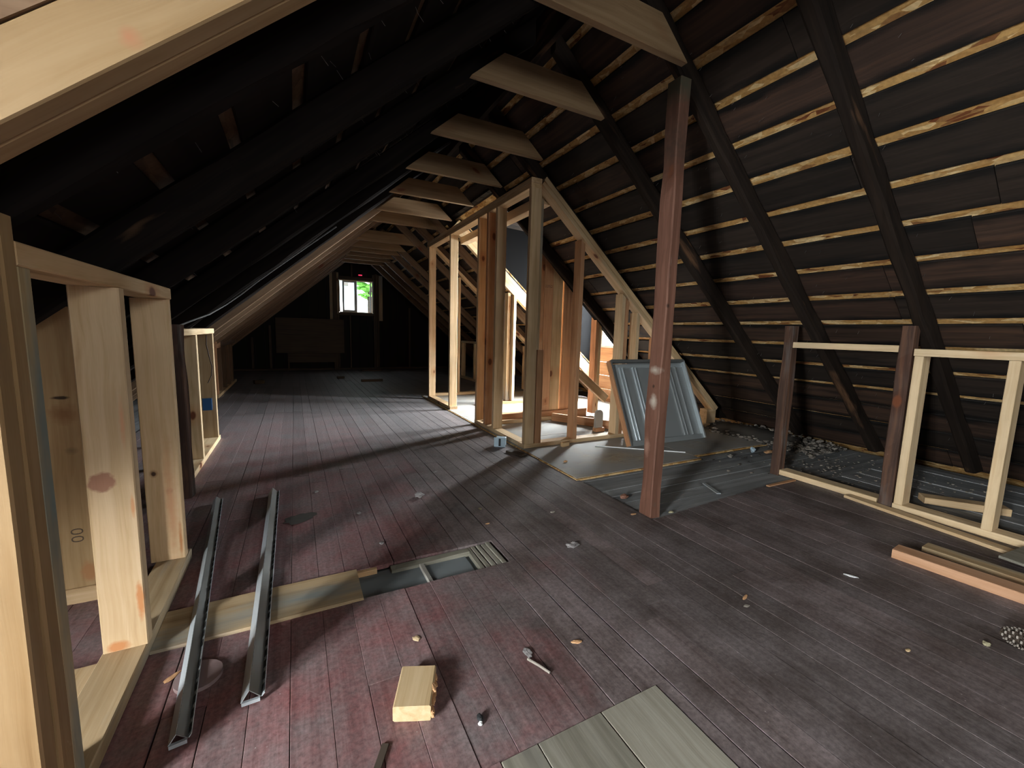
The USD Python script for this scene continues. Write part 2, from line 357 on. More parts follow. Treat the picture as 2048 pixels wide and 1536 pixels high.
# painted floor boards: maroon paint worn and dusty; the wear follows the walked-on side of the attic
mat('floor_paint', {
    'g': ('attribute', {'attribute': 'grain'}), 't': ('attribute', {'attribute': 'tone'}), 'geo': ('geometry', {}), 'sx': ('separate_xyz', {}),
    'm1': ('mapping', {'scale': (1.6, 40, 40)}), 'n1': ('noise_texture', {'scale': 1.0, 'detail': 5.0, 'roughness': .65, 'distortion': .4}),
    'red': ('rgb_ramp', {'ramp': [(.25, (.165, .066, .068)), (.5, (.24, .108, .112)), (.75, (.30, .15, .155))]}),
    'worn': ('rgb_ramp', {'ramp': [(.3, (.064, .048, .046)), (.5, (.096, .076, .074)), (.75, (.135, .112, .109))]}),
    'dust': ('rgb_ramp', {'ramp': [(.3, (.165, .138, .142)), (.7, (.24, .205, .21))]}),
    'nb': ('noise_texture', {'scale': 2.3, 'detail': 6.0, 'roughness': .62}),
    'wr': ('map_range', {'from_min': .35, 'from_max': 1.5, 'to_min': -.18, 'to_max': .34}),
    'ws': ('math', {'math_type': 'add'}), 'wt': ('math', {'math_type': 'multiply_add', 'value2': .22}), 'wf': ('map_range', {'from_min': .40, 'from_max': .66, 'clamp': True}),
    'mA': ('mix_color', {}),
    'nd': ('noise_texture', {'scale': 3.4, 'detail': 7.0, 'roughness': .7}), 'df': ('map_range', {'from_min': .38, 'from_max': .64, 'to_max': .9, 'clamp': True}), 'mB': ('mix_color', {}),
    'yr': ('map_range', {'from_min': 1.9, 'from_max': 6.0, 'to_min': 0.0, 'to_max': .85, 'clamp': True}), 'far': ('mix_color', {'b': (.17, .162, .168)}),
    'sp': ('voronoi_texture', {'scale': 42.0}), 'spf': ('map_range', {'from_min': .085, 'from_max': .05, 'to_max': .7, 'clamp': True}), 'spc': ('separate_color', {}), 'spg': ('math', {'math_type': 'greater_than', 'value2': .78}),
    'spm': ('math', {'math_type': 'multiply'}), 'mC': ('mix_color', {'b': (.42, .40, .38)}),
    'tn': ('mix_color', {'a': (.82, .84, .84), 'b': (1.14, 1.1, 1.1), 'use_clamp_result': False}), 'mD': ('mix_color', {'blend_type': 'multiply', 'fac': 1.0, 'use_clamp': False}),
    'fs': ('noise_texture', {'scale': 70.0, 'detail': 4.0, 'roughness': .7}), 'fsr': ('rgb_ramp', {'ramp': [(.32, (.66, .66, .66)), (.5, (1.0, 1.0, 1.0)), (.68, (1.32, 1.32, 1.32))]}), 'mE': ('mix_color', {'blend_type': 'multiply', 'fac': .9, 'use_clamp': False}),
    'b': ('bump', {'strength': .35, 'distance': .003}),
    'p': ('principled_bsdf', {'roughness': .58, 'specular_ior_level': .32})},
    [('g.vector', 'm1.vector'), ('m1.vector', 'n1.vector'), ('n1.fac', 'red.fac'), ('n1.fac', 'worn.fac'), ('n1.fac', 'dust.fac'), ('geo.position', 'sx.vector'), ('geo.position', 'nb.vector'),
     ('sx.x', 'wr.value'), ('wr.result', 'ws.value1'), ('nb.fac', 'ws.value2'), ('t.fac', 'wt.value1'), ('ws.value', 'wt.value3'), ('wt.value', 'wf.value'), ('wf.result', 'mA.fac'), ('red.color', 'mA.a'), ('worn.color', 'mA.b'),
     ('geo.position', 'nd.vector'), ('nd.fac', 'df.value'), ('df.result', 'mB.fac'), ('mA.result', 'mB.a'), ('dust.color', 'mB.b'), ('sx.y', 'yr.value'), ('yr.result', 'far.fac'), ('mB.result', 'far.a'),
     ('geo.position', 'sp.vector'), ('sp.distance', 'spf.value'), ('sp.color', 'spc.color'), ('spc.r', 'spg.value1'), ('spf.result', 'spm.value1'), ('spg.value', 'spm.value2'), ('spm.value', 'mC.fac'), ('far.result', 'mC.a'),
     ('t.fac', 'tn.fac'), ('mC.result', 'mD.a'), ('tn.result', 'mD.b'), ('geo.position', 'fs.vector'), ('fs.fac', 'fsr.fac'), ('mD.result', 'mE.a'), ('fsr.color', 'mE.b'), ('mE.result', 'p.base_color'), ('n1.fac', 'b.height'), ('b.normal', 'p.normal')])

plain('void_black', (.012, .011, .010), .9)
plain('felt', (.0055, .0055, .006), .9, 0, .05)
plain('galvanised', (.52, .57, .62), .42, .35)
plain('galvanised_shaded', (.20, .205, .205), .5, .5)
plain('panel_sheet', (.30, .325, .335), .45, .35)
plain('panel_rib', (.55, .62, .66), .35, .5)
plain('panel_dark', (.14, .145, .145), .6, .2)
plain('trench_dust', (.15, .17, .18), .9)
plain('plaster', (.42, .41, .38), .85)
plain('white_plastic', (.75, .78, .80), .5)
plain('blue_tape', (.010, .10, .30), .5)
plain('box_blue', (.36, .47, .56), .55)
plain('dark_slot', (.02, .022, .025), .7)
plain('cable', (.12, .12, .12), .7, 0, .2)
plain('fluff', (.25, .235, .24), .95)
plain('bark', (.055, .040, .030), .85)
plain('cone_tip', (.30, .27, .24), .8)
plain('shaving', (.58, .33, .17), .7)
plain('olive_chip', (.34, .31, .20), .8)
plain('debris', (.24, .215, .19), .9)
plain('debris_pale', (.30, .275, .24), .85)
plain('debris_dark', (.06, .055, .05), .95)
plain('brick_chip', (.34, .17, .12), .85)
plain('disc', (.24, .17, .17), .7)
plain('stamp_ink', (.13, .09, .06), .8)
plain('nail', (.30, .29, .28), .5, .6)
plain('white_frame', (.72, .74, .74), .5)
plain('teal_wall', (.50, .66, .64), .8)
plain('white_wall', (.85, .87, .88), .8)
plain('leaf', (.20, .50, .08), .7)
plain('ground', (.55, .56, .54), .9)
mat('pane', {'t': ('transparent_bsdf', {'color': (.96, .98, .98)}), 'g': ('glossy_bsdf', {'roughness': .03, 'color': (.9, .9, .9)}), 'm': ('mix_closure', {'fac': .07})},
    [('t.BSDF', 'm.closure1'), ('g.BSDF', 'm.closure2')], surface='m.closure')
mat('red_lamp', {'p': ('principled_bsdf', {'base_color': (.7, .03, .08), 'roughness': .4, 'emission_color': (1.0, .04, .12), 'emission_strength': .55})}, [])

# ------------------------------------------------------------------ the place: numbers
S, XR, XL = .86, 4.86, -1.94            # roof slope; where the undersides of the rafters meet the floor, right and left
NS = math.hypot(1, S)
RX = (XR + XL) / 2                      # ridge
Y0, Y1 = -3.0, 11.85
RD = .125                               # rafter depth
T2, W4 = .045, .107                     # a two-by-four


def roof_r(x, off=0.0):
    return S * (XR - x) + off * NS


def roof_l(x, off=0.0):
    return S * (x - XL) + off * NS


# ------------------------------------------------------------------ floor
floor = thing('floor', kind='structure')
PITCH_B = .1058
TR = (-.47, .875, 1.65, 1.872)          # trench cut through the boards
PATCH = (.428, .968, .828)
XLINE = 1.838                           # edge of the painted boards, right of it raw subfloor from y = 1.72 to 6.7
ncol = 0
planks = []
x = -1.42
while x < 3.45:
    w = PITCH_B
    xa, xb = x, x + w
    xc = (xa + xb) / 2
    spans = [(-.9, 11.8)]

    def cut(spans, a, b):
        out = []
        for s, e in spans:
            if e <= a or s >= b:
                out.append((s, e))
            else:
                if s < a:
                    out.append((s, a))
                if e > b:
                    out.append((b, e))
        return out
    if TR[0] < xc < TR[1]:
        spans = cut(spans, TR[2], TR[3])
    if PATCH[0] < xc < PATCH[1]:
        spans = cut(spans, -9, PATCH[2])
    if xc > XLINE - .02:
        spans = cut(spans, 1.70 + .08 * min(1, max(0, (xc - 1.9) / 1.3)), 6.72)
    if xc < -.75:
        spans = cut(spans, -9, 2.0)
    joints = [5.93 if xc < 1.0 else 5.40, random.uniform(2.6, 3.6), random.uniform(8.3, 9.2)]
    if random.random() < .3:
        joints.append(random.uniform(1.0, 1.5))
    for j in joints:
        spans = cut(spans, j - .0012, j + .0012)
    for s, e in spans:
        if e - s > .02:
            qa, qb = xa, xb
            if e <= PATCH[2] + .01 and s < PATCH[2]:
                qa = max(xa, PATCH[1]) if xa < PATCH[1] < xb else xa
                qb = min(xb, PATCH[0]) if xa < PATCH[0] < xb else xb
            planks.append((qa, qb, s, e))
    for lo_, hi_, ya_, yb_ in ((TR[0], TR[1], TR[2], TR[3]), (PATCH[0], PATCH[1], -.9, PATCH[2])):
        for e_ in (lo_, hi_):
            if xa < e_ < xb:
                if lo_ < xc < hi_:
                    planks.append((xa, e_, ya_, yb_) if e_ == lo_ else (e_, xb, ya_, yb_))
    x += w
for xa, xb, s, e in planks:
    g = random.choice([.0006, .0010, .0014, .002, .0045])
    h = random.uniform(-.0012, .0006)
    nseg = max(1, int((e - s) / .8))
    m = 'floor_paint'
    box('plank', floor, m, (xa + g * .5, xb - g * .5), (s, e), (-.022, h), axis='y', ch=.0011, segs=nseg, amp=.0005)
# unpainted patch boards in front of the camera
for xa, xb in ((.430, .537), (.539, .748), (.751, .966)):
    box('plank', floor, 'plank_grey', (xa, xb), (-.7, PATCH[2] - .003), (-.022, .0015), axis='y', ch=.002, tone=random.uniform(0, .6), kw=dict(label='bare grey unpainted board'))
# raw grey subfloor boards around the post and behind the knee wall
for i in range(8):
    ya = 1.665 + i * .104
    ye = ya + .101
    xa = 1.842
    sl = .02
    box('plank', floor, 'subfloor_grey', (xa, 4.98), (ya, ye), (-.026, -.008 + random.uniform(-.003, .002)), axis='x', ch=.0012, segs=5, amp=.0012, kw=dict(label='raw dust-grey subfloor board'))
x = 3.55
while x < 4.95:
    box('plank', floor, 'subfloor_grey', (x + .002, x + .118), (-.9, 1.66), (-.026, -.004 + random.uniform(-.004, .002)), axis='y', ch=.0012, segs=4, amp=.001, kw=dict(label='raw dust-grey subfloor board'))
    x += .12
# dusty strand-board sheets laid right of the boards
for xa, xb, ya, yb in ((1.845, 3.20, 2.44, 3.66), (3.21, 4.45, 2.52, 3.66), (1.845, 3.06, 3.665, 4.88), (3.065, 4.45, 3.665, 4.88), (1.845, 3.06, 4.885, 6.70), (3.065, 4.45, 4.885, 6.70)):
    box('subfloor_sheet', floor, 'osb_dusty', (xa, xb), (ya, yb), (.007, .011), axis='x', ch=.001, kw=dict(label='dusty strand-board subfloor sheet'))
    box('subfloor_sheet', floor, 'osb', (xa - .014, xb), (ya - .016, yb), (-.008, .0069), axis='x', ch=.001)
box('subfloor_base', floor, 'void_black', (-2.6, 5.4), (Y0, Y1 + .1), (-.16, -.055), axis='y')
box('subfloor_base', floor, 'subfloor_grey', (-2.4, -1.42), (Y0, Y1), (-.05, -.006), axis='y', ch=.002)
box('subfloor_base', floor, 'subfloor_grey', (3.45, 5.2), (6.72, Y1), (-.05, -.006), axis='y', ch=.002)
box('subfloor_base', floor, 'subfloor_grey', (-1.42, 5.2), (Y0, -.9), (-.05, -.006), axis='y', ch=.002)
# what the trench shows
trm = thing('floor_trench', 'shallow grey dusty slot cut across the maroon boards near the middle of the floor', 'recess')
box('slot_bed', trm, 'trench_dust', (TR[0], TR[1]), (TR[2] - .02, TR[3] + .02), (-.05, -.034), axis='x')
for xa, xb in ((-.45, .20), (.205, .50), (.505, .72)):
    box('slot_tile', trm, 'trench_dust', (xa, xb - .006), (TR[2] + .004, TR[3] - .004), (-.036, -.026), axis='x', ch=.004)
box('mortar_ridge', trm, 'plaster', (.488, .512), (TR[2] + .01, TR[3] - .03), (-.034, -.014), axis='y', segs=6, amp=.004)
for i in range(5):
    box('wood_edge', trm, 'plank_grey', (.735 + i * .027, .758 + i * .027), (TR[2] + .005, TR[3] - .005), (-.034, -.012 + .002 * i), axis='y', segs=5, amp=.003)
box('wood_edge', trm, 'plank_grey', (.36, .74), (TR[3] - .05, TR[3] - .008), (-.034, -.010), axis='x', segs=6, amp=.003)
box('cut_edge', trm, 'pine', (.19, .30), (TR[3] - .022, TR[3] + .002), (-.034, -.004), axis='x', tone=1)

# ------------------------------------------------------------------ roof slopes: spaced boards over strand-board
P_BOARD, W_BOARD = .2635, .211
L_D = (-1.0, .86, .22)                  # left dormer: y range, x where its ceiling meets the roof
R_D = (4.34, 5.56, 2.06)


def slope_pt(side, s, off):
    """Point (x, z) on a roof slope, s metres up from where it meets the floor, off metres outside the rafters' underside."""
    if side > 0:
        return XR - s / NS + off * S / NS, s * S / NS + off / NS
    return XL + s / NS - off * S / NS, s * S / NS + off / NS


def roof_board(side, parent, s0, s1, y0, y1, off, th, mt, name='board', tone=None, kw=None, **a):
    sm = (s0 + s1) / 2
    x, z = slope_pt(side, sm, off + th / 2)
    wd = (-1, 0, S) if side > 0 else (1, 0, S)
    return stick(name, parent, mt, (x, y0, z), (x, y1, z), s1 - s0, th, wd, tone, kw, **a)


SR = NS * (XR - RX)
for side, nm in ((-1, 'ceiling'), (1, 'ceiling')):
    c = thing(nm, kind='structure')
    hole = L_D if side < 0 else R_D
    s_hole = NS * (XR - hole[2]) if side > 0 else NS * (hole[2] - XL)
    k = 0
    s = -.14
    while s < SR + .05:
        ph = .0
        a0 = 1.746 - 7 * P_BOARD + k * P_BOARD if side > 0 else 1.70 - 7 * P_BOARD + k * P_BOARD
        s = a0
        b0 = min(a0 + W_BOARD + (.034 if a0 < .6 else .0) + random.uniform(-.004, .004), SR + .1)
        k += 1
        if a0 > SR + .06:
            break
        ends = sorted([random.uniform(.0, 1.6), random.uniform(3.0, 5.0), random.uniform(6.6, 8.6)])
        spans = [(-2.95, 11.85)]
        if a0 < s_hole:
            spans = cut(spans, hole[0] - .03, hole[1] + .03)
        for e in ends:
            spans = cut(spans, e - .002, e + .002)
        for p, q in spans:
            rust = side > 0 and random.random() < .45
            roof_board(side, c, a0, b0, p, q, RD + .004, .016, 'sheathing_shaded' if side < 0 else 'sheathing_rust' if rust else 'sheathing', segs=max(2, int((q - p) / .5)), amp=.003, ch=.003)
    for p, q in ((-3.0, hole[0] - .03), (hole[1] + .03, 11.87)):
        roof_board(side, c, -.3, SR + .05, p, q, RD + .021, .014, 'osb' if side > 0 else 'osb_shaded', name='sheathing_panel')
    roof_board(side, c, s_hole, SR + .05, hole[0] - .03, hole[1] + .03, RD + .021, .014, 'osb' if side > 0 else 'osb_shaded', name='sheathing_panel')
    # rows of roofing nails that come through the boards
    nails = []
    for i in range(420):
        sn, yn = random.uniform(.3, SR - .2), random.uniform(.9, 7.5)
        if hole[0] - .1 < yn < hole[1] + .1 and sn < s_hole + .1:
            continue
        xa, za = slope_pt(side, sn, RD)
        xb, zb = slope_pt(side, sn - random.uniform(-.006, .006), RD - random.uniform(.018, .032))
        nails.append(tube_mesh([(xa, yn, za), (xb, yn + random.uniform(-.004, .004), zb)], .0011, 3))
    put('nails', join(nails), 'nail', c, kind='stuff')

box('trim_1', None, 'void_black', (RX - .14, RX + .14), (-3.1, 12.0), (3.075, 3.20), axis='y', kw=dict(kind='structure'))

# end walls
def gable(name, y0, y1, win=None):
    w = thing(name, kind='structure')
    xs = np.arange(XL - .1, XR + .1, .20)
    for xa in xs:
        xb = min(xa + .198, XR + .12)
        xm = min(max((xa + xb) / 2, XL), XR)
        top = min(roof_r(xa), roof_l(xb)) + .42 if False else min(max(roof_r(xa), roof_r(xb)), max(roof_l(xa), roof_l(xb))) + .16
        spans = [(-.1, max(top, .05))]
        if win and xb > win[0] and xa < win[1]:
            spans = cut(spans, win[2], win[3])
        for p, q in spans:
            if q - p > .01:
                if win and xa < win[0] < xb and p == -.1 and False:
                    pass
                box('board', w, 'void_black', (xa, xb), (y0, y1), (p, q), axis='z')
    if win:
        yb_ = (y1 + .005, y1 + .03) if y0 > 0 else (y0 - .03, y0 - .005)
        for p, q, a, b in ((XL - .1, win[0] - .2, -.1, 3.2), (win[1] + .2, XR + .1, -.1, 3.2), (win[0] - .2, win[1] + .2, -.1, win[2] - .02), (win[0] - .2, win[1] + .2, win[3] + .02, 3.2)):
            box('backing_board', w, 'void_black', (p, q), yb_, (a, b), axis='x')
    return w


FW = (1.06, 1.90, 1.49, 2.32)
wall_far = gable('wall_far', 11.86, 11.92, FW)
box('window_liner', wall_far, 'pine_grey', (.84, 1.06), (11.855, 11.93), (1.3, 2.5), axis='z', tone=.5)
box('window_liner', wall_far, 'pine_grey', (1.90, 2.16), (11.855, 11.93), (1.3, 2.5), axis='z', tone=.5)
gable('wall_near', -3.06, -3.0, (.95, 1.95, 1.30, 2.25))  # opening for the added window, unseen behind the camera

# ------------------------------------------------------------------ the two dormers
wl = thing('wall_left', kind='structure')       # front, cheeks and lid of the left dormer
xf = -2.15
def cheek(parent, side, y0, y1, x_in, x_out, ztop_in, ztop_out, mt):
    """Triangular dormer cheek above the roof slope."""
    zi = roof_r(x_in, RD) if side > 0 else roof_l(x_in, RD)
    zo = roof_r(x_out, 0) if side > 0 else roof_l(x_out, 0)
    poly = np.array([(x_in, max(zi, 0) - .05), (x_out, max(zo, 0) - .02), (x_out, ztop_out), (x_in, ztop_in)])
    v = np.array([(p[0], y, p[1]) for y in (y0, y1) for p in poly])
    f = np.array([(0, 1, 2), (0, 2, 3), (4, 6, 5), (4, 7, 6), (0, 4, 5), (0, 5, 1), (1, 5, 6), (1, 6, 2), (2, 6, 7), (2, 7, 3), (3, 7, 4), (3, 4, 0)])
    m = trimesh.Trimesh(v, f, process=False)
    if m.volume < 0:
        m.invert()
    return put('cheek', m, mt, parent)


cheek(wl, -1, .90, .97, .24, xf, 1.98, 1.86, 'brown_rafter')
cheek(wl, -1, -1.08, -1.01, .24, xf, 1.98, 1.86, 'brown_rafter')
for i in range(11):
    ya = -1.06 + i * .182
    stick('lid_board', wl, 'brown_rafter', (.34, ya + .09, 1.985), (xf - .05, ya + .09, 1.845), .178, .03, (0, 1, 0))
box('front_board', wl, 'pine', (xf - .03, xf), (-1.05, -.50), (-.1, 1.88), axis='z')
box('front_board', wl, 'pine', (xf - .03, xf), (-.04, .95), (-.1, 1.88), axis='z')
box('front_board', wl, 'pine', (xf - .03, xf), (-.50, -.04), (-.1, .45), axis='z')
box('front_board', wl, 'pine', (xf - .03, xf), (-.50, -.04), (1.55, 1.88), axis='z')


def window(name, x, y, z, thin, mull=True):
    """thin axis 'x' or 'y': frame, mullion and two panes."""
    w = thing(name, kind='structure')
    a, b = (y, z) if thin == 'x' else (x, z)
    t = x if thin == 'x' else y

    def bx(nm, p, q, tt, m, ax):
        if thin == 'x':
            box(nm, w, m, tt, p, q, axis=ax)
        else:
            box(nm, w, m, p, tt, q, axis=ax)
    fw = .035
    bx('window_frame', (a[0], a[0] + fw), b, t, 'white_frame', 'z')
    bx('window_frame', (a[1] - fw, a[1]), b, t, 'white_frame', 'z')
    hx = 'y' if thin == 'x' else 'x'
    bx('window_frame', (a[0] + fw, a[1] - fw), (b[0], b[0] + fw), t, 'white_frame', hx)
    bx('window_frame', (a[0] + fw, a[1] - fw), (b[1] - fw, b[1]), t, 'white_frame', hx)
    m = (a[0] + a[1]) / 2
    tm = (t[0] + t[1]) / 2
    if mull:
        bx('mullion', (m - .02, m + .02), (b[0] + fw, b[1] - fw), t, 'white_frame', 'z')
        for p, q in ((a[0] + fw, m - .02), (m + .02, a[1] - fw)):
            bx('pane', (p, q), (b[0] + fw, b[1] - fw), (tm - .002, tm + .002), 'pane', 'z')
    return w


window('window_1', (xf - .04, xf + .01), (-.50, -.04), (.45, 1.55), 'x')

# right dormer behind the stud partition
wr = thing('wall_right', kind='structure')
xd = 4.50
cheek(wr, 1, R_D[0] - .07, R_D[0] - .01, 2.06, xd, 2.62, 2.50, 'felt')
cheek(wr, 1, R_D[1] + .05, R_D[1] + .11, 2.06, xd, 2.62, 2.50, 'felt')
for i in range(7):
    ya = R_D[0] - .06 + i * .195
    stick('lid_board', wr, 'sheathing', (1.95, ya + .09, 2.64), (xd + .05, ya + .09, 2.51), .191, .03, (0, 1, 0))
zb = 0.0
for i, (za, zc) in enumerate(((0, .20), (.21, .42), (.43, .64), (.65, .885), (.925, 1.095), (1.135, 1.36), (1.365, 1.62), (1.625, 1.9), (1.905, 2.2), (2.205, 2.55))):
    box('front_board', wr, 'fir', (xd, xd + .03), (R_D[0] - .06, 4.72), (za, zc), axis='y', tone=.8)
for za, zc in ((0, .20), (.21, .42), (.43, .64), (.65, .88)):
    box('front_board', wr, 'fir', (xd, xd + .03), (4.725, R_D[1] + .08), (za, zc), axis='y', tone=.8)
box('front_board', wr, 'fir', (xd, xd + .03), (4.725, R_D[1] + .08), (2.12, 2.55), axis='y')
box('front_board', wr, 'fir', (xd, xd + .03), (5.48, R_D[1] + .08), (.88, 2.12), axis='z')
window('window_2', (xd, xd + .05), (4.72, 5.48), (.88, 2.12), 'x')
window('window_4', (.95, 1.95), (-3.06, -3.0), (1.30, 2.25), 'y')  # unseen window added to let the rear fill light in

# far window with a second sash slid to the left
wf = thing('window_3', kind='structure')
fx, fz, fy = (1.075, 1.885), (1.505, 2.305), (11.80, 11.87)
for a, b in (((fx[0] - .015, fx[0]), fz), ((fx[1], fx[1] + .015), fz)):
    box('window_frame', wf, 'pine_grey', a, fy, b, axis='z')
box('window_frame', wf, 'pine', fx, fy, (fz[1], fz[1] + .02), axis='x')
box('window_frame', wf, 'pine_grey', fx, fy, (fz[0] - .02, fz[0]), axis='x')
for a, b in ((1.145, 1.185), (1.435, 1.50), (1.83, 1.855)):
    box('sash_stile', wf, 'white_frame', (a, b), (11.82, 11.86), fz, axis='z')
for a, b in ((1.185, 1.435),):
    box('sash_rail', wf, 'white_frame', (a, b), (11.82, 11.86), (fz[0], fz[0] + .05), axis='x')
    box('sash_rail', wf, 'white_frame', (a, b), (11.82, 11.86), (fz[1] - .04, fz[1]), axis='x')
for a, b in ((1.075, 1.145), (1.185, 1.435), (1.50, 1.83)):
    box('pane', wf, 'pane', (a, b), (11.84, 11.843), (fz[0], fz[1]), axis='z')

# ------------------------------------------------------------------ rafters
RAFT_L = [1.152, 1.79, 2.46, 3.25, 4.03, 4.79, 5.55, 6.15, 6.80, 7.49, 8.15, 8.65, 9.18, 9.65, 10.25, 11.05]
RAFT_R = [1.14, 1.79, 2.46, 3.44, 4.17, 5.70, 6.15, 6.80, 7.42, 8.50, 9.02, 9.92, 10.5, 11.1]
ORD = ['nearest', 'second', 'third', 'fourth', 'fifth', 'sixth', 'seventh', 'eighth', 'ninth', 'tenth', 'eleventh', 'twelfth', 'thirteenth', 'fourteenth', 'fifteenth', 'sixteenth']


def rafter(side, y, i):
    new = y > (5.5 if side < 0 else 6.0)
    mt = 'brown_rafter' if new else 'black_rafter' if side > 0 else 'shaded_rafter'
    th = .05 if new else .064
    sb = .06 if side > 0 or True else 0
    if side < 0:
        a, b = slope_pt(side, .02, RD / 2), slope_pt(side, SR - .045, RD / 2)
    else:
        a, b = slope_pt(side, .02, RD / 2), slope_pt(side, SR - .045, RD / 2)
    word = 'left' if side < 0 else 'right'
    look = 'brown newer rafter' if new else 'rough black old rafter'
    lab = f'{look} on the {word} roof slope, {ORD[i]} from the camera'
    nseg = 10 if new else 26
    stick('rafter', None, mt, (a[0], y + th / 2, a[1]), (b[0], y + th / 2, b[1]), RD - .004, th, (-S * side * -1, 0, 1) if False else ((S, 0, 1) if side > 0 else (-S, 0, 1)),
          tone=random.random(), kw=dict(label=lab, cat='rafter', group=f'rafters of the {word} roof slope'), segs=nseg, amp=.002 if new else .008, ch=.004 if new else .012,
          cut0=(0, 0, 1), cut1=(1, 0, 0))


for i, y in enumerate(RAFT_L):
    rafter(-1, y, i)
for i, y in enumerate(RAFT_R):
    rafter(1, y, i)
box('ridge_board', None, 'black_rafter', (RX - .02, RX + .02), (-2.9, 11.8), (2.86, 3.07), axis='y', segs=20, amp=.004,
    kw=dict(label='dark ridge board running along the peak of the roof', cat='ridge board'))

# collar ties, cut to the slopes at both ends, nailed to the near face of each rafter pair
TIES = [1.735, 2.41, 3.20, 3.98, 4.74, 5.50, 6.10, 7.44, 8.10, 8.60, 9.13, 9.60, 10.20]
for i, y in enumerate(TIES):
    z0, hgt = 2.535 + (0 if i < 7 else random.uniform(-.012, .006)), .178
    zc = z0 + hgt / 2
    pa, pb = XL + (zc) / S - .06, XR - zc / S + .0
    sh = .0
    stick('collar_tie', None, 'tie_wood', (pa, y + .0215, zc), (pb, y + .0215, zc), hgt, .043, (0, 0, 1), tone=[.2, .1, .6, .3, .7, .8, .9, .9, .8, .8, .7, .8, .4][i],
          kw=dict(label=f'pale brown collar tie across the roof peak, {ORD[i]} from the camera', cat='collar tie', group='collar ties under the ridge'),
          cut0=(-S, 0, 1), cut1=(S, 0, 1), ch=.003)

# ------------------------------------------------------------------ left side: doubled sloping header, built-up post, knee walls
hd = thing('sloped_header', 'pale doubled timber sloping up the roof at the top left corner', 'beam')
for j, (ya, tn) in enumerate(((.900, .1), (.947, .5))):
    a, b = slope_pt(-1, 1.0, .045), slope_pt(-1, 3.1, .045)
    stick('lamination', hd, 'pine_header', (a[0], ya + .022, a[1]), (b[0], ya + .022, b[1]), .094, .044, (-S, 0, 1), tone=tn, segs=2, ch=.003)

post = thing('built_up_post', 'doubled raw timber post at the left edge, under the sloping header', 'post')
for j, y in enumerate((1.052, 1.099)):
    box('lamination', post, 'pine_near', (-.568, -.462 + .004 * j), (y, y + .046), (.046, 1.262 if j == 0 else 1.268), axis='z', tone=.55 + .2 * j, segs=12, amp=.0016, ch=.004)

lk = thing('knee_wall', 'low wall of wide knotty studs on the left, nearest the camera', 'stud wall')
box('bottom_plate', lk, 'pine_grey', (-.568, -.456), (1.02, 2.30), (-.001, .045), axis='y', tone=.2)
box('top_plate', lk, 'pine', (-.568, -.458), (1.148, 2.262), (1.180, 1.226), axis='y', tone=.8)
box('stud', lk, 'pine_green', (-.566, -.460), (1.149, 1.194), (.046, 1.179), axis='z', kw=dict(label='stud with blue-green mould stain'))
box('stud', lk, 'pine_stud_a', (-.564, -.452), (1.634, 1.679), (.046, 1.179), axis='z', tone=.15, kw=dict(label='wide pale stud with a large brown knot'))
box('stud', lk, 'pine_stud_b', (-.584, -.462), (2.216, 2.261), (.046, 1.179), axis='z', tone=.35, kw=dict(label='wide two-tone stud with dark knots'))
bk = thing('loose_board', 'wide stamped board standing behind the left knee wall studs', 'board')
bkf = box('face', bk, 'pine_board', (-.82, -.60), (2.09, 2.13), (.06, 1.13), axis='z', tone=.6)
box('foot_block', bk, 'pine', (-.93, -.60), (2.08, 2.17), (-.004, .058), axis='x', tone=.5, segs=8, amp=.005)
ob = thing('offcut_board', 'grey offcut board lying under the left bottom plate', 'board', loc=None)
box('face', ob, 'pine_grey', (-.74, -.57), (1.36, 1.62), (-.001, .030), axis='y', tone=.3)

k2 = thing('knee_wall', 'second low stud wall on the left, with blue tape and white-edged studs', 'stud wall')
box('bottom_plate', k2, 'pine_pale', (-.81, -.655), (3.26, 4.72), (-.001, .040), axis='y', tone=.3)
box('top_plate', k2, 'pine_pale', (-.81, -.655), (3.22, 4.70), (1.00, 1.045), axis='y', tone=.1)
for y in (3.30, 3.90, 4.62):
    box('stud', k2, 'pine_pale' if y < 4 else 'pine_grey', (-.825, -.657), (y, y + .043), (.041, .999), axis='z', tone=.2)
op = box('old_post', None, 'knee_post', (-.66, -.60), (3.13, 3.21), (-.004, 1.075), axis='z', segs=14, amp=.006, ch=.006,
         kw=dict(label='purplish old post with flaking edge beside the second left knee wall', cat='post'))
tp = box('tape_patch', None, 'blue_tape', (-.762, -.690), (4.610, 4.618), (.30, .41), axis='z', ch=.001,
         kw=dict(label='blue square of tape stuck on the last stud of the second left wall', cat='tape'))
k3 = thing('knee_wall', 'far low stud wall on the left with a pinkish first stud', 'stud wall')
box('bottom_plate', k3, 'pine', (-1.13, -1.02), (7.40, 9.6), (-.001, .045), axis='y', tone=.6)
box('top_plate', k3, 'fir', (-1.14, -1.015), (7.36, 7.80), (.735, .835), axis='y', tone=1)
box('top_plate', k3, 'brown_rafter', (-1.14, -1.02), (7.80, 9.6), (.74, .83), axis='y', tone=1)
box('stud', k3, 'fir', (-1.13, -1.02), (7.42, 7.47), (.046, .734), axis='z', tone=1, kw=dict(label='pinkish stud'))
for y in (7.9, 8.35, 8.8, 9.25):
    box('stud', k3, 'brown_rafter', (-1.13, -1.03), (y, y + .045), (.046, .735), axis='z', tone=1)
for y, z in ((7.7, 0), (8.4, 0)):
    box('backing_board', k3, 'brown_rafter', (-1.155, -1.135), (y, y + .68), (.05, .73), axis='y', tone=1)

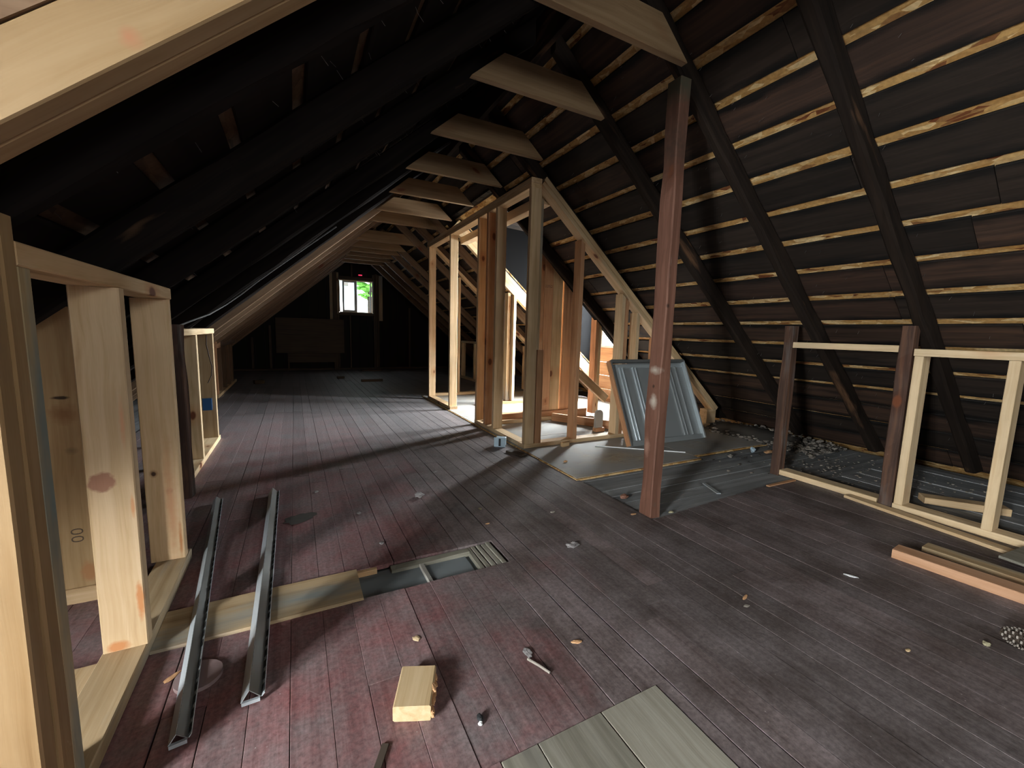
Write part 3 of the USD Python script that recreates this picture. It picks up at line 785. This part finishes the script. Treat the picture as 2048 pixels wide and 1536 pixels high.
def stamp(parent, text, h, origin, right, upv_, m='stamp_ink'):
    t = meshkit.text_mesh(text, h, .0006)
    r, u = unit(right), unit(upv_)
    n = np.cross(r, u)
    v = np.asarray(origin) + t.vertices[:, :1] * r + t.vertices[:, 1:2] * u + t.vertices[:, 2:] * n
    put('stamp', (v, t.faces), m, parent, label='faint ink stamp')


stamp(bkf, '00', .034, (-.775, 2.0894, .30), (0, 0, -1), (1, 0, 0))
# ------------------------------------------------------------------ right knee wall
rk = thing('knee_wall', 'raw pine frame between two old posts on the right', 'stud wall')
box('top_plate', rk, 'pine_pale', (3.44, 3.55), (1.24, 1.885), (1.022, 1.066), axis='y', tone=.1)
box('bottom_plate', rk, 'pine_pale', (3.44, 3.55), (1.245, 1.885), (.0, .042), axis='y', tone=.2)
rk2 = thing('knee_wall', 'raw pine frame with two studs at the right edge of the photo', 'stud wall')
box('top_plate', rk2, 'pine_pale', (3.44, 3.55), (.30, 1.163), (1.003, 1.048), axis='y', tone=.1)
box('bottom_plate', rk2, 'pine_pale', (3.44, 3.55), (.20, 1.163), (.0, .042), axis='y', tone=.2)
for y in (1.115, .722, .33):
    box('stud', rk2, 'pine_pale', (3.441, 3.549), (y, y + .044), (.043, 1.002), axis='z', tone=.1 if y > 1 else .4)
for y, lab in ((1.888, 'reddish old post at the far end of the right pine frame'), (1.168, 'reddish old post between the two right pine frames')):
    box('old_post', None, 'knee_post', (3.432, 3.512), (y, y + .070), (-.008, 1.19), axis='z', segs=18, amp=.006, ch=.006, kw=dict(label=lab, cat='post'))
mp = thing('old_post', 'tall reddish old post with plaster marks standing in the middle of the attic', 'post')
box('shaft', mp, 'old_post', (1.868, 1.944), (1.727, 1.822), (-.01, 2.462), axis='z', segs=40, amp=.007, ch=.006, tone=.0)

# ------------------------------------------------------------------ stud partition of the right dormer
pf = thing('stud_partition', 'tall open stud partition facing the attic, left of the corner', 'stud wall')
xp = (1.862, 1.969)
box('bottom_plate', pf, 'pine', xp, (3.405, 4.50), (.011, .050), axis='y', tone=.2)
box('bottom_plate', pf, 'pine', xp, (5.38, 6.46), (.011, .050), axis='y', tone=.4)
box('top_plate', pf, 'pine', xp, (3.30, 6.50), (2.335, 2.376), axis='y', tone=.9)
box('top_plate', pf, 'pine', xp, (3.30, 6.50), (2.378, 2.420), axis='y', tone=.5)
for y, m, t in ((3.975, 'pine', .3), (4.20, 'fir', .2), (4.45, 'pine', .8), (5.41, 'pine_pale', .3), (6.39, 'pine', .2)):
    box('stud', pf, m, xp, (y, y + .045), (.051, 2.334), axis='z', tone=t)
box('stud', pf, 'fir', (1.90, 1.969), (4.247, 4.29), (.051, 2.334), axis='z', tone=.6)

pe = thing('stud_partition', 'stud wall under the right roof slope with a sloping top plate', 'stud wall')
ye = (3.292, 3.399)
box('corner_stud', pe, 'pine', (1.862, 1.967), (3.292, 3.337), (.051, 2.334), axis='z', tone=.45)
box('corner_stud', pe, 'pine_grey', (1.969, 2.014), (3.330, 3.399), (.051, 2.27), axis='z', tone=.1)
box('scab', pe, 'fir', (1.972, 2.040), (3.286, 3.328), (.051, .93), axis='z', tone=.6, kw=dict(label='short reddish scab board'))
box('bottom_plate', pe, 'pine', (1.862, 4.45), ye, (.011, .050), axis='x', tone=.4)
for j in range(2):
    o = -.085 + .043 * j
    xa, xb = (1.98, 4.50) if j == 0 else (2.00, 4.56)
    stick('sloped_plate', pe, 'pine', (xa, 3.346, roof_r(xa, o + .02)), (xb, 3.346, roof_r(xb, o + .02)), W4, .041, (0, 1, 0), tone=.3 + .3 * j, ch=.003)
for xa, xb, m, t in ((2.415, 2.460, 'fir', .8), (2.955, 3.000, 'pine', .1), (3.002, 3.047, 'fir', .2), (3.165, 3.21, 'pine', .2), (3.46, 3.505, 'fir', .9), (3.85, 3.895, 'pine', .5)):
    zt = roof_r(xb, -.087) - .006
    n = (S, 0, 1)
    stick('stud', pe, m, ((xa + xb) / 2, 3.346, .051), ((xa + xb) / 2, 3.346, zt), xb - xa, W4, (1, 0, 0), tone=t, cut1=n)
box('end_block', pe, 'pine', (4.385, 4.545), (3.30, 3.40), (.055, .225), axis='x', tone=.1)

pc = thing('stud_partition', 'close-set orange and tan studs inside the partition, seen through its end wall', 'stud wall')
for i, (xa, xb, m, t) in enumerate(((2.55, 2.700, 'fir', .9), (2.702, 2.830, 'fir', .7), (2.832, 2.970, 'pine', .9), (2.994, 3.170, 'fir', .5))):
    box('stud', pc, m, (xa, xb), (4.39, 4.435), (.12, 2.52), axis='z', tone=t)
box('stud', pc, 'fir', (3.43, 3.475), (4.28, 4.39), (.06, 2.50), axis='z', tone=.9)
box('stud', pc, 'pine', (3.477, 3.522), (4.28, 4.39), (.06, 2.50), axis='z', tone=.5)
box('bottom_plate', pc, 'fir', (2.0, 3.4), (4.36, 4.45), (.011, .118), axis='x', tone=.5)
box('bottom_plate', pc, 'pine', (2.0, 2.9), (4.30, 4.355), (.011, .055), axis='x', tone=.5)
stamp(pc, '2252', .03, (2.71, 4.3895, 1.635), (1, 0, 0), (0, 0, 1))
stick('header', pc, 'pine', (2.10, 3.42, 2.30), (2.10, 5.56, 2.30), .09, .10, (0, 0, 1), tone=.2)

pd = thing('stud_partition', 'far sloping plate and studs of the dormer side, brightly lit', 'stud wall')
xa, xb = 1.98, 4.40
stick('sloped_plate', pd, 'pine_pale', (xa, 5.585, roof_r(xa, .03)), (xb, 5.585, roof_r(xb, .03)), .16, .07, (S, 0, 1), tone=.2)
box('stud', pd, 'pine_pale', (2.885, 2.93), (5.53, 5.635), (.055, 1.62), axis='z', tone=.4)
box('stud', pd, 'pine_grey', (2.80, 2.845), (5.56, 5.66), (.055, 1.66), axis='z', tone=.3)
box('bottom_plate', pd, 'fir', (2.35, 3.6), (5.53, 5.635), (.011, .054), axis='x', tone=.5)
pg = thing('stud_partition', 'dim stud wall across the far end of the partitioned room', 'stud wall')
stick('sloped_plate', pg, 'pine', (1.98, 6.65, roof_r(1.98, -.05)), (4.4, 6.65, roof_r(4.4, -.05)), W4, .045, (0, 1, 0), tone=.8)
box('bottom_plate', pg, 'pine_pale', (1.98, 3.3), (6.60, 6.70), (.011, .054), axis='x', tone=.3)
for x in (2.41, 3.1, 3.7):
    box('stud', pg, 'pine', (x, x + .045), (6.60, 6.70), (.055, roof_r(x + .045, -.09)), axis='z', tone=.6)
kf = thing('knee_wall', 'pale low frame seen far behind the partition studs', 'stud wall')
box('top_plate', kf, 'pine_pale', (3.44, 3.54), (6.8, 9.2), (.82, .865), axis='y', tone=.1)
box('bottom_plate', kf, 'pine_pale', (3.44, 3.54), (6.8, 9.2), (-.003, .042), axis='y', tone=.1)
for y in (6.82, 7.6, 8.4, 9.15):
    box('stud', kf, 'pine_pale', (3.44, 3.54), (y, y + .045), (.043, .819), axis='z', tone=.1)
lo = thing('loose_plank', 'reddish plank lying on the subfloor inside the partition', 'plank')
stick('body', lo, 'fir', (2.80, 4.26, .062), (3.26, 3.50, .062), .095, .045, (0, 0, 1), tone=.4)
dbr = thing('diagonal_brace', 'tan diagonal brace low behind the partition end wall', 'brace')
stick('body', dbr, 'pine', (2.95, 3.95, .62), (3.40, 4.0, .30), .10, .045, (.6, 0, .8), tone=.7)

# ------------------------------------------------------------------ far wall framing
ff = thing('gable_framing', 'dim framing around the small far window', 'stud wall')
for xa, xb, za, zb in ((.91, 1.005, .045, 2.50), (1.01, 1.055, .045, 1.45), (1.905, 1.95, .045, 2.5), (1.955, 2.0, .045, 2.52), (2.005, 2.05, .045, 2.50), (1.30, 1.335, .045, 1.42), (1.35, 1.39, 2.40, 2.72), (2.84, 2.89, .045, 1.68), (-.55, -.5, .045, 1.1), (-.93, -.88, .045, .80)):
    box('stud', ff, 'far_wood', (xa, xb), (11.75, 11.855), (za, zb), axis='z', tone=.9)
box('window_header', ff, 'far_wood', (1.055, 1.90), (11.75, 11.855), (2.325, 2.41), axis='x', tone=.8)
box('window_sill', ff, 'far_wood', (1.055, 1.90), (11.73, 11.855), (1.415, 1.485), axis='x', tone=.6)
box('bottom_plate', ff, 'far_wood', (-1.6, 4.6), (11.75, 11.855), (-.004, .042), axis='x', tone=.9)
sp = thing('plywood_sheet', 'dark plywood sheet propped against the far wall left of the window', 'board')
box('sheet', sp, 'far_wood', (-.40, 1.15), (11.70, 11.72), (.43, 1.30), axis='x', tone=1)
box('batten', sp, 'far_wood', (-.16, .95), (11.66, 11.70), (.20, .43), axis='x', tone=1)
box('leg', sp, 'far_wood', (-.16, -.12), (11.66, 11.70), (-.004, .20), axis='z', tone=.9)
box('leg', sp, 'far_wood', (.90, .94), (11.66, 11.70), (-.004, .20), axis='z', tone=.9)
tagl = box('red_light', None, 'red_lamp', (1.535, 1.625), (11.74, 11.755), (2.45, 2.475), axis='x', ch=.002, kw=dict(label='tiny glowing red light above the far window', cat='light'))
for i, (x, y, l, h, yaw) in enumerate(((1.40, 8.95, .42, .05, .0), (.86, 9.65, .14, .05, .1), (-.62, 9.1, .16, .07, .4), (1.75, 11.2, .5, .04, 0))):
    c, s = math.cos(yaw), math.sin(yaw)
    stick('scrap_block', None, 'far_wood', (x - c * l / 2, y - s * l / 2, h / 2 - .002), (x + c * l / 2, y + s * l / 2, h / 2 - .002), .09, h, (0, 1, 0), tone=.8,
          kw=dict(label=['long dark scrap block on the far floor below the window', 'short dark scrap block on the far floor', 'small dark scrap block by the far left wall', 'dark scrap board close to the far wall'][i], cat='wood scrap'))

# ------------------------------------------------------------------ things on the floor
tb = box('trench_plank', None, 'pine_grey', (-.455, .213), (1.640, 1.866), (-.028, .010), axis='x', segs=10, amp=.003, ch=.004, tone=.1,
         kw=dict(label='wide grey plank lying in the floor slot under the metal tracks', cat='plank'))

wb = thing('wood_block', 'short sawn pine block lying on the floor in the foreground', 'wood block')
bl_v, bl_f, bl_g = bar_mesh((.255, 1.035, .0235), (.310, 1.165, .0235), .104, .047, (1, 0, 0), ch=.004, segs=6, amp=.0014)
wbb = put('body', (bl_v, bl_f), 'pine_block', wb, grain=bl_g, tone=.2)
br = []
for i in range(16):
    t = random.random()
    p = np.array([.255, 1.035]) + t * np.array([.055, .13]) + np.array([.0485, -.0205])
    z = random.uniform(.006, .044)
    br.append(rock((p[0], p[1], z), (.012, .035, .008), i, 1))
put('bark_edge', join(br), 'shaving', wbb, label='splintered bark edge')


def prof(p0, p1, poly, lift=0.0):
    """Straight sweep of a closed profile (across, up) from p0 to p1."""
    p0, p1 = np.array(p0, float), np.array(p1, float)
    ex = unit(p1 - p0)
    ey = np.cross([0, 0, 1], ex)
    ey = -unit(ey)                                   # to the right when looking along the track
    n = len(poly)
    q = np.array(poly)
    A = p0 + q[:, :1] * ey + q[:, 1:] * np.array([0, 0, 1.0])
    B = p1 + q[:, :1] * ey + q[:, 1:] * np.array([0, 0, 1.0])
    caps = trimesh.creation.triangulate_polygon(Polygon(poly), engine='earcut')
    cv = np.array(caps[0])
    idx = [int(np.argmin(((q - v) ** 2).sum(1))) for v in cv]
    F = []
    for k in range(n):
        m_ = (k + 1) % n
        F += [(k, m_, n + m_), (k, n + m_, n + k)]
    for t in caps[1]:
        a, b, c = (idx[v] for v in t)
        F += [(a, c, b), (n + a, n + b, n + c)]
    m = trimesh.Trimesh(np.vstack([A, B]), np.array(F), process=False)
    m.fix_normals()
    return m


def strip(a, b, th):
    a, b = np.array(a, float), np.array(b, float)
    d = unit(b - a)
    o = np.array([d[1], -d[0]]) * th
    return [tuple(a), tuple(b), tuple(b + o), tuple(a + o)]


def track(name, lab, p0, p1, w, h):
    t = thing(name, lab, 'metal track')
    th = .0022
    put('bright_flange', prof(p0, p1, strip((-w * .50, .001), (-w * .12, h), th)), 'galvanised', t)
    put('web', prof(p0, p1, strip((-w * .12 + th * .8, h), (w * .42, .004), th)), 'galvanised_shaded', t)  # darker copy of the metal, shade painted on the side facing away from the window
    P0, P1 = np.array(p0, float), np.array(p1, float)
    ex = unit(P1 - P0)
    L = np.linalg.norm(P1 - P0)
    lp_ = put('lip', prof(p0, p1, strip((w * .42, .004), (w * .56, .013), th)), 'galvanised', t)
    teeth = []
    for i in range(int(L / .05)):
        if i % 7 == 6:
            continue
        a = P0 + ex * (i * .05 + .008)
        teeth.append(prof(a, a + ex * .030, strip((w * .42, .0075), (w * .53, .0150), .0012)))
    put('slots', join(teeth), 'dark_slot', lp_, kind='stuff')
    put('folded_end', prof(P0 - ex * .004, P0 + ex * .004, strip((-w * .46, .002), (w * .36, .003), .010)), 'galvanised', t)


track('metal_track', 'long galvanised metal track on the floor, left one of the pair', (-.297, 1.225, .012), (-.449, 2.99, .012), .046, .026)
track('metal_track', 'long galvanised metal track on the floor, right one of the pair', (-.142, 1.288, .012), (-.150, 2.995, .012), .056, .034)

dsc = trimesh.creation.cylinder(.062, .012, sections=40)
dsc.apply_translation((-.295, 1.462, .006))
put('round_lid', dsc, 'disc', None, label='flat round dusty lid on the floor between the metal tracks', cat='lid', smooth=40)

# lumber at the right edge
lm = [('pine_pink', (2.700, .875, .022), (2.752, .35, .022), .10, .046, .9, 'long pinkish two-by-four on the floor near the right edge'),
      ('pine_grey', (2.935, .835, .012), (2.965, .30, .012), .095, .026, .6, 'grey board lying just behind the pinkish two-by-four'),
      ('plank_grey', (3.25, .60, .030), (3.20, .05, .030), .30, .014, .2, 'grey plywood scrap lying over the boards at the right edge'),
      ('pine', (3.405, 1.395, .010), (3.285, .56, .010), .075, .020, .3, 'thin pale strip lying along the right pine frame')]
for m, a, b, w, t, tn, lab in lm:
    stick('lumber', None, m, a, b, w, t, (1, 0, 0), tone=tn, ch=.003, kw=dict(label=lab, cat='lumber'), segs=3, amp=.0008)
stick('lumber', None, 'pine', (3.80, 1.135, .024), (4.05, .80, .024), .10, .046, (1, 0, 0), tone=.4, kw=dict(label='scrap two-by-four on the grey boards behind the right pine frame', cat='lumber'), segs=6, amp=.003)

# leaning metal cover
pn = thing('metal_cover', 'grey ribbed metal cover leaning against the sloping stud wall behind the post', 'metal cover')
o = np.array([2.825, 2.965, .012])
U = unit([1.0, -.03, 0])
Vv = unit([-.02, .345, .80])
N = np.cross(U, Vv)
PW, PH = 1.03, .865


def pbar(nm, u0, v0, u1, v1, w, t, n0, m, wd, kw=None, up=None):
    a, b = o + U * u0 + Vv * v0 + N * n0, o + U * u1 + Vv * v1 + N * n0
    return stick(nm, up or pn, m, a, b, w, t, wd, kw=kw, ch=.002)


sheet_ = pbar('sheet', PW / 2, .01, PW / 2, PH - .01, PW - .02, .006, .006, 'panel_sheet', U)
pbar('rim', 0, .0, 0, PH, .05, .02, .025, 'fir', N, kw=dict(label='brown wooden edge'))
pbar('rim', .02, 0, .02, PH, .05, .018, .025, 'panel_dark', N)
pbar('rim', PW, 0, PW, PH, .05, .022, .025, 'panel_rib', N)
pbar('rim', .03, PH, PW, PH, .05, .03, .025, 'panel_dark', N)
pbar('rim', .03, .02, PW, .02, .03, .05, .018, 'panel_sheet', N)
pbar('rim', .10, PH - .05, PW - .02, PH - .05, .02, .035, .014, 'panel_rib', N)
for u, m in ((.125, 'panel_rib'), (.165, 'panel_rib'), (.30, 'panel_rib'), (.335, 'panel_rib'), (.78, 'panel_sheet'), (.82, 'panel_sheet'), (.90, 'panel_sheet')):
    pbar('rib', u, .05, u, PH - .06, .016, .018, .016, m, U, up=sheet_)
put('rod', tube_mesh([(2.546, 3.104, .017), (2.87, 2.855, .016), (3.201, 2.602, .017)], .006, 8), 'white_plastic', None, label='thin white rod on the floor in front of the leaning metal cover', cat='rod', smooth=True)

# round-topped pale board end
ang = np.linspace(0, np.pi, 9)
poly = [(-.05, 0), (.05, 0)] + [(.05 * math.cos(a), .15 + .05 * math.sin(a)) for a in ang]
rb = trimesh.creation.extrude_polygon(Polygon(poly), .03, engine='earcut')
rb.apply_transform(np.array([[1, 0, 0, 2.985], [0, 0, -1, 3.62], [0, 1, 0, .055], [0, 0, 0, 1.0]]))
st = thing('board_end', 'pale round-topped board end standing behind the end wall plate', 'board')
put('body', rb, 'plaster', st)
stick('foot_wedge', st, 'fir', (2.93, 3.60, .033), (3.05, 3.60, .033), .06, .042, (0, 1, 0))
stick('wedge_block', None, 'pine', (2.235, 3.215, .028), (2.335, 3.235, .028), .045, .034, (0, 0, 1), tone=.9, kw=dict(label='small orange wedge on the floor at the end wall plate', cat='wood block'), cut1=(1, -.9, 0))

# blue electrical box lying on its side
eb = thing('electrical_box', 'small blue-grey electrical box on the floor beside the partition corner', 'electrical box')
ec = np.array([1.70, 3.47, .045])
yaw = .95
ex_, ey_ = np.array([math.cos(yaw), -math.sin(yaw) * .55, 0]), None
ex_ = unit(ex_)
ey_ = np.cross([0, 0, 1], ex_)
stick('body', eb, 'box_blue', ec - ey_ * -.004 - ex_ * 0 + ey_ * .0, ec + ey_ * .075, .095, .078, ex_, ch=.004)
fl_ = stick('flange', eb, 'box_blue', ec - ex_ * .055 - ey_ * .006, ec + ex_ * .055 - ey_ * .006, .092, .004, (0, 0, 1), ch=.001)
stick('slot', fl_, 'dark_slot', ec + np.array([0, 0, -.034]) - ey_ * .0095, ec + np.array([0, 0, .036]) - ey_ * .0095, .020, .004, ex_, ch=.0005)
for s_ in (-.03, 0, .03):
    stick('lug', fl_, 'box_blue', ec + ex_ * s_ + np.array([0, 0, -.045]) - ey_ * .006, ec + ex_ * (s_ + .014) + np.array([0, 0, -.045]) - ey_ * .006, .010, .004, (0, 0, 1), ch=.001)

# pine cone at the right edge
cone = thing('pine_cone', 'brown pine cone with pale scale tips on the floor at the right edge', 'pine cone')
cA, cB = np.array([2.275, .415, .036]), np.array([2.30, .285, .038])
ca = unit(cB - cA)
cb = np.cross(ca, [0, 0, 1])
cb = unit(cb)
cc = np.cross(ca, cb)
put('core', join([tube_mesh([cA + ca * t * .13 for t in np.linspace(0, 1, 7)], [.008, .018, .022, .022, .020, .014, .006], 10)]), 'bark', cone, smooth=True)
sc_, ti_ = [], []
for i in range(96):
    t = i / 96
    a = i * 2.39996
    rr = .034 * math.sin(math.pi * min(.97, .12 + t * .88)) ** .7
    d = cb * math.cos(a) + cc * math.sin(a)
    q0 = cA + ca * (t * .125) + d * .012
    q1 = cA + ca * (t * .125 + .006) + d * (rr)
    if q1[2] < .002:
        continue
    wd = np.cross(d, ca)
    sc_.append(bar_mesh(q0, q1, .013, .003, wd, ch=.0008)[:2])
    ti_.append(bar_mesh(q1 - d * .003, q1 + d * .003, .010, .005, wd, ch=.001)[:2])
scl = put('scales', join(sc_), 'bark', cone, kind='stuff')
put('scale_tips', join(ti_), 'cone_tip', scl, kind='stuff')

# rubble against the eave
rb_d, rb_m, rb_p = [], [], []
for i in range(1700):
    x = 4.12 + .75 * random.random() ** .8
    y = random.uniform(2.05, 3.5)
    if x < 4.2 + .12 * (3.4 - y) * random.random():
        continue
    hmax = .02 + .10 * max(0, (x - 4.2)) * (1 - abs(y - 2.8) / 1.0)
    z = random.uniform(0, max(.012, hmax))
    s_ = random.uniform(.012, .045)
    m = rock((x, y, z), (s_ * random.uniform(.8, 1.6), s_, s_ * random.uniform(.3, .7)), i, 0 if s_ < .03 else 1, .5)
    random.choice([rb_d, rb_m, rb_m, rb_p]).append(m)
for i in range(260):
    x, y = random.uniform(3.62, 4.75), random.uniform(.9, 2.2)
    if 3.72 < x < 4.15 and y < 1.25:
        continue
    s_ = random.uniform(.006, .022)
    random.choice([rb_m, rb_p]).append(rock((x, y, s_ * .2), (s_ * 1.5, s_, s_ * .5), i, 0, .5))
for i in range(150):
    x, y = random.uniform(3.0, 4.3), random.uniform(1.75, 2.5)
    if random.random() > (x - 2.9) / 1.4 or (y < 1.8 and x < 3.6):
        continue
    s_ = random.uniform(.006, .026)
    random.choice([rb_m, rb_p, rb_d]).append(rock((x, y, s_ * .2 - .006), (s_ * 1.5, s_, s_ * .5), i, 0, .5))
mound = rock((4.62, 2.85, -.03), (.75, 1.2, .22), 5, 4, .3)
rp = thing('debris_pile', 'grey heap of dry leaves and plaster crumbs under the right eave', 'debris')
put('mound', mound, 'debris_dark', rp, smooth=True)
put('crumbs', join(rb_m), 'debris', rp, kind='stuff')
put('pale_crumbs', join(rb_p), 'debris_pale', rp, kind='stuff')
put('dark_crumbs', join(rb_d), 'debris_dark', rp, kind='stuff')

CHIPS = []


def chip(name, lab, cat, x, y, size, m, z=None, seed=1, rough=.3, yaw=0.0, base=0.0):
    g = rock((0, 0, 0), size, seed, 2, rough)
    c, s = math.cos(yaw), math.sin(yaw)
    v = g.vertices @ np.array([[c, s, 0], [-s, c, 0], [0, 0, 1]])
    v = v + np.array([x, y, base - v[:, 2].min() * .9])
    put(name, (v, g.faces), m, None, label=lab, cat=cat)


chip('paper_chip', 'white oblong chip on the bare floor left of the pinkish two-by-four', 'chip', 2.256, .871, (.056, .016, .006), 'white_plastic', seed=3, yaw=-1.05)
chip('shaving', 'orange wood flake in the middle of the right foreground floor', 'wood shaving', 1.645, .983, (.045, .014, .006), 'shaving', seed=4, yaw=.3)
chip('crumb', 'pale crumb beside the orange flake on the right floor', 'crumb', 1.60, .945, (.03, .016, .004), 'debris_pale', seed=5)
chip('lint', 'tuft of grey lint at the tip of the thin stick in the foreground', 'lint', .668, 1.112, (.026, .040, .010), 'fluff', seed=6, rough=.6)
chip('wood_flake', 'cream wood flake above the pine block', 'wood shaving', .347, 1.339, (.022, .030, .006), 'pine_pale', seed=7, yaw=.5)
chip('shaving', 'curled tan shaving right of the thin stick', 'wood shaving', .85, 1.081, (.036, .018, .008), 'shaving', seed=8, yaw=-.3)
chip('bolt_bit', 'small dark and white bit right of the pine block', 'debris', .427, .956, (.016, .022, .014), 'dark_slot', seed=9)
chip('crumb', 'white bit touching the dark bit right of the pine block', 'crumb', .422, .942, (.012, .012, .010), 'white_plastic', seed=10)
chip('wood_flake', 'pale splinter flake on the floor near the pine cone', 'wood shaving', 1.891, .54, (.022, .011, .006), 'pine_pale', seed=11)
chip('brick_chip', 'rounded brick-coloured chip left of the tall old post', 'chip', 1.925, 2.02, (.075, .045, .026), 'brick_chip', seed=12, yaw=.4)
chip('lint', 'pale lint tuft on the floor far beyond the slot', 'lint', .69, 2.592, (.05, .05, .03), 'fluff', seed=13, rough=.6)
chip('lint', 'grey lint tuft right of the floor slot end', 'lint', 1.232, 1.639, (.06, .04, .022), 'fluff', seed=14, rough=.6)
chip('black_scrap', 'ragged black scrap on the floor beyond the right metal track', 'scrap', -.005, 2.546, (.17, .09, .004), 'debris_dark', seed=15, rough=.6, yaw=.5)
chip('crumb', 'white crumb on the floor between the slot and the tall post', 'crumb', 1.361, 2.026, (.034, .018, .010), 'debris_pale', seed=16)
chip('olive_chip', 'olive wedge-shaped chip beside the pine cone', 'chip', 2.190, .425, (.026, .022, .014), 'olive_chip', seed=17)
chip('shaving', 'orange shaving by the left bottom plate', 'wood shaving', -.366, 1.495, (.05, .016, .010), 'shaving', seed=18, yaw=.8)
chip('lint', 'lint ball right above the grey trench plank', 'lint', .358, 2.065, (.022, .022, .012), 'fluff', seed=19, rough=.6)
chip('crumb', 'tan crumb right of the dark floor stripe beyond the slot', 'crumb', .978, 2.251, (.02, .03, .006), 'olive_chip', seed=20)
chip('crumb', 'tiny tan crumb just above the far corner of the slot', 'crumb', .938, 2.048, (.024, .014, .006), 'shaving', seed=21)
chip('crumb', 'small grey crumb beyond the trench plank end', 'crumb', .303, 2.474, (.024, .024, .012), 'fluff', seed=22)
chip('crumb', 'small grey crumb farther down the floor beyond the tracks', 'crumb', .096, 2.925, (.024, .024, .012), 'fluff', seed=23)
chip('crumb', 'small pale crumb on the grey floor left of the partition', 'crumb', .924, 3.004, (.03, .02, .012), 'fluff', seed=24)
chip('shaving', 'orange chip on the dusty subfloor sheet in front of the corner', 'wood shaving', 1.99, 2.80, (.04, .02, .016), 'shaving', seed=25, base=.011)
chip('plaster_piece', 'white plaster piece on the grey boards behind the post', 'plaster', 3.504, 2.359, (.055, .035, .025), 'debris_pale', seed=26, rough=.5)
chip('plaster_piece', 'bluish white rag-like piece before the debris heap', 'plaster', 3.871, 2.382, (.06, .04, .05), 'box_blue', seed=27, rough=.5)
chip('bark_piece', 'tan bark piece at the foot of the debris heap', 'bark', 4.0, 2.302, (.13, .05, .03), 'shaving', seed=28, rough=.4)
chip('crumb', 'orange crumb at the foot of the tall post', 'crumb', 1.80, 1.80, (.04, .02, .006), 'shaving', seed=29)
chip('crumb', 'tan crumb right of the foot of the tall post', 'crumb', 2.03, 1.72, (.035, .02, .016), 'olive_chip', seed=30)

# splinters, rods and bits with a length
put('thin_stick', tube_mesh([(.653, 1.085, .006), (.672, 1.045, .007), (.690, 1.005, .005)], .0042, 7), 'cone_tip', None, label='thin pale stick lying on the foreground floor', cat='stick')
stick('dark_sliver', None, 'bark', (.140, .930, .004), (.177, .998, .004), .020, .006, (1, 0, 0), kw=dict(label='dark wood sliver at the bottom edge left of centre', cat='splinter'), segs=4, amp=.003)
stick('splinter', None, 'fir', (3.08, 1.752, .004), (3.40, 1.745, .006), .030, .009, (0, 1, 0), tone=.6, segs=5, amp=.004, kw=dict(label='orange splinter at the far end of the right bottom plate', cat='splinter'))
stick('bent_strip', None, 'panel_rib', (2.675, 1.985, .003), (2.585, 1.80, .004), .030, .006, (1, 0, 0), segs=4, amp=.003, kw=dict(label='short grey metal strip on the grey boards right of the post', cat='metal strip'))
stick('dark_block', None, 'bark', (1.70, 3.285, .010), (1.76, 3.10, .008), .07, .022, (1, 0, 0), segs=5, amp=.006, kw=dict(label='dark scrap on the floor in front of the partition corner', cat='wood scrap'))

# cable drooping along the left rafters
cb_pts = [(-.70, 3.45, 1.05), (-.64, 3.65, 1.10), (-.56, 3.85, 1.155), (-.47, 3.98, 1.235), (-.36, 4.0, 1.33), (-.25, 3.98, 1.43), (-.14, 3.98, 1.525), (.10, 3.99, 1.73), (.35, 3.99, 1.94)]
put('cable', tube_mesh(cb_pts, .006, 6), 'cable', None, label='grey cable drooping along the left rafters above the knee wall', cat='cable', smooth=True)

put('cable', tube_mesh([(-.70, 4.60, .985), (-.705, 4.605, .90), (-.69, 4.605, .80), (-.672, 4.606, .70), (-.68, 4.605, .62), (-.71, 4.606, .55)], .004, 6), 'bark', None, label='thin brown wire hanging down the last stud of the second left wall', cat='cable', smooth=True)

# ------------------------------------------------------------------ outside the far window
hs = thing('neighbour_house', 'pale house wall seen through the left half of the far window', 'building')
box('wall', hs, 'teal_wall', (-6, 3.05), (24, 24.3), (2.55, 8), axis='x')
box('lower_wall', hs, 'white_wall', (-6, 3.05), (23.9, 24.3), (-5, 2.55), axis='x')
box('dark_window', hs, 'debris', (2.35, 2.60), (23.95, 24.0), (3.3, 3.6), axis='z')
tr_ = thing('garden_tree', 'bright green tree seen through the right half of the far window', 'tree')
lv = []
for i in range(420):
    a, b, r = random.uniform(0, 6.28), random.uniform(-1, 1), random.random() ** .4
    d = np.array([math.cos(a) * math.sqrt(1 - b * b), math.sin(a) * math.sqrt(1 - b * b), b]) * r
    p = np.array([3.95, 25.5, 4.6]) + d * np.array([1.0, 1.0, 1.9])
    lv.append(rock(p, (.35, .35, .16), i, 0, .4))
put('foliage', join(lv), 'leaf', tr_, kind='stuff')
put('trunk', tube_mesh([(3.95, 25.5, -5), (3.95, 25.5, 3.6)], .14, 8), 'bark', tr_)
box('white_fence', None, 'white_wall', (3.1, 7), (27.5, 27.7), (-5, 2.6), axis='x', kw=dict(label='bright white wall low in the right half of the far window', cat='wall'))
box('garden_ground', None, 'ground', (-20, 20), (12.5, 60), (-5.2, -5.0), axis='y', kw=dict(kind='structure'))
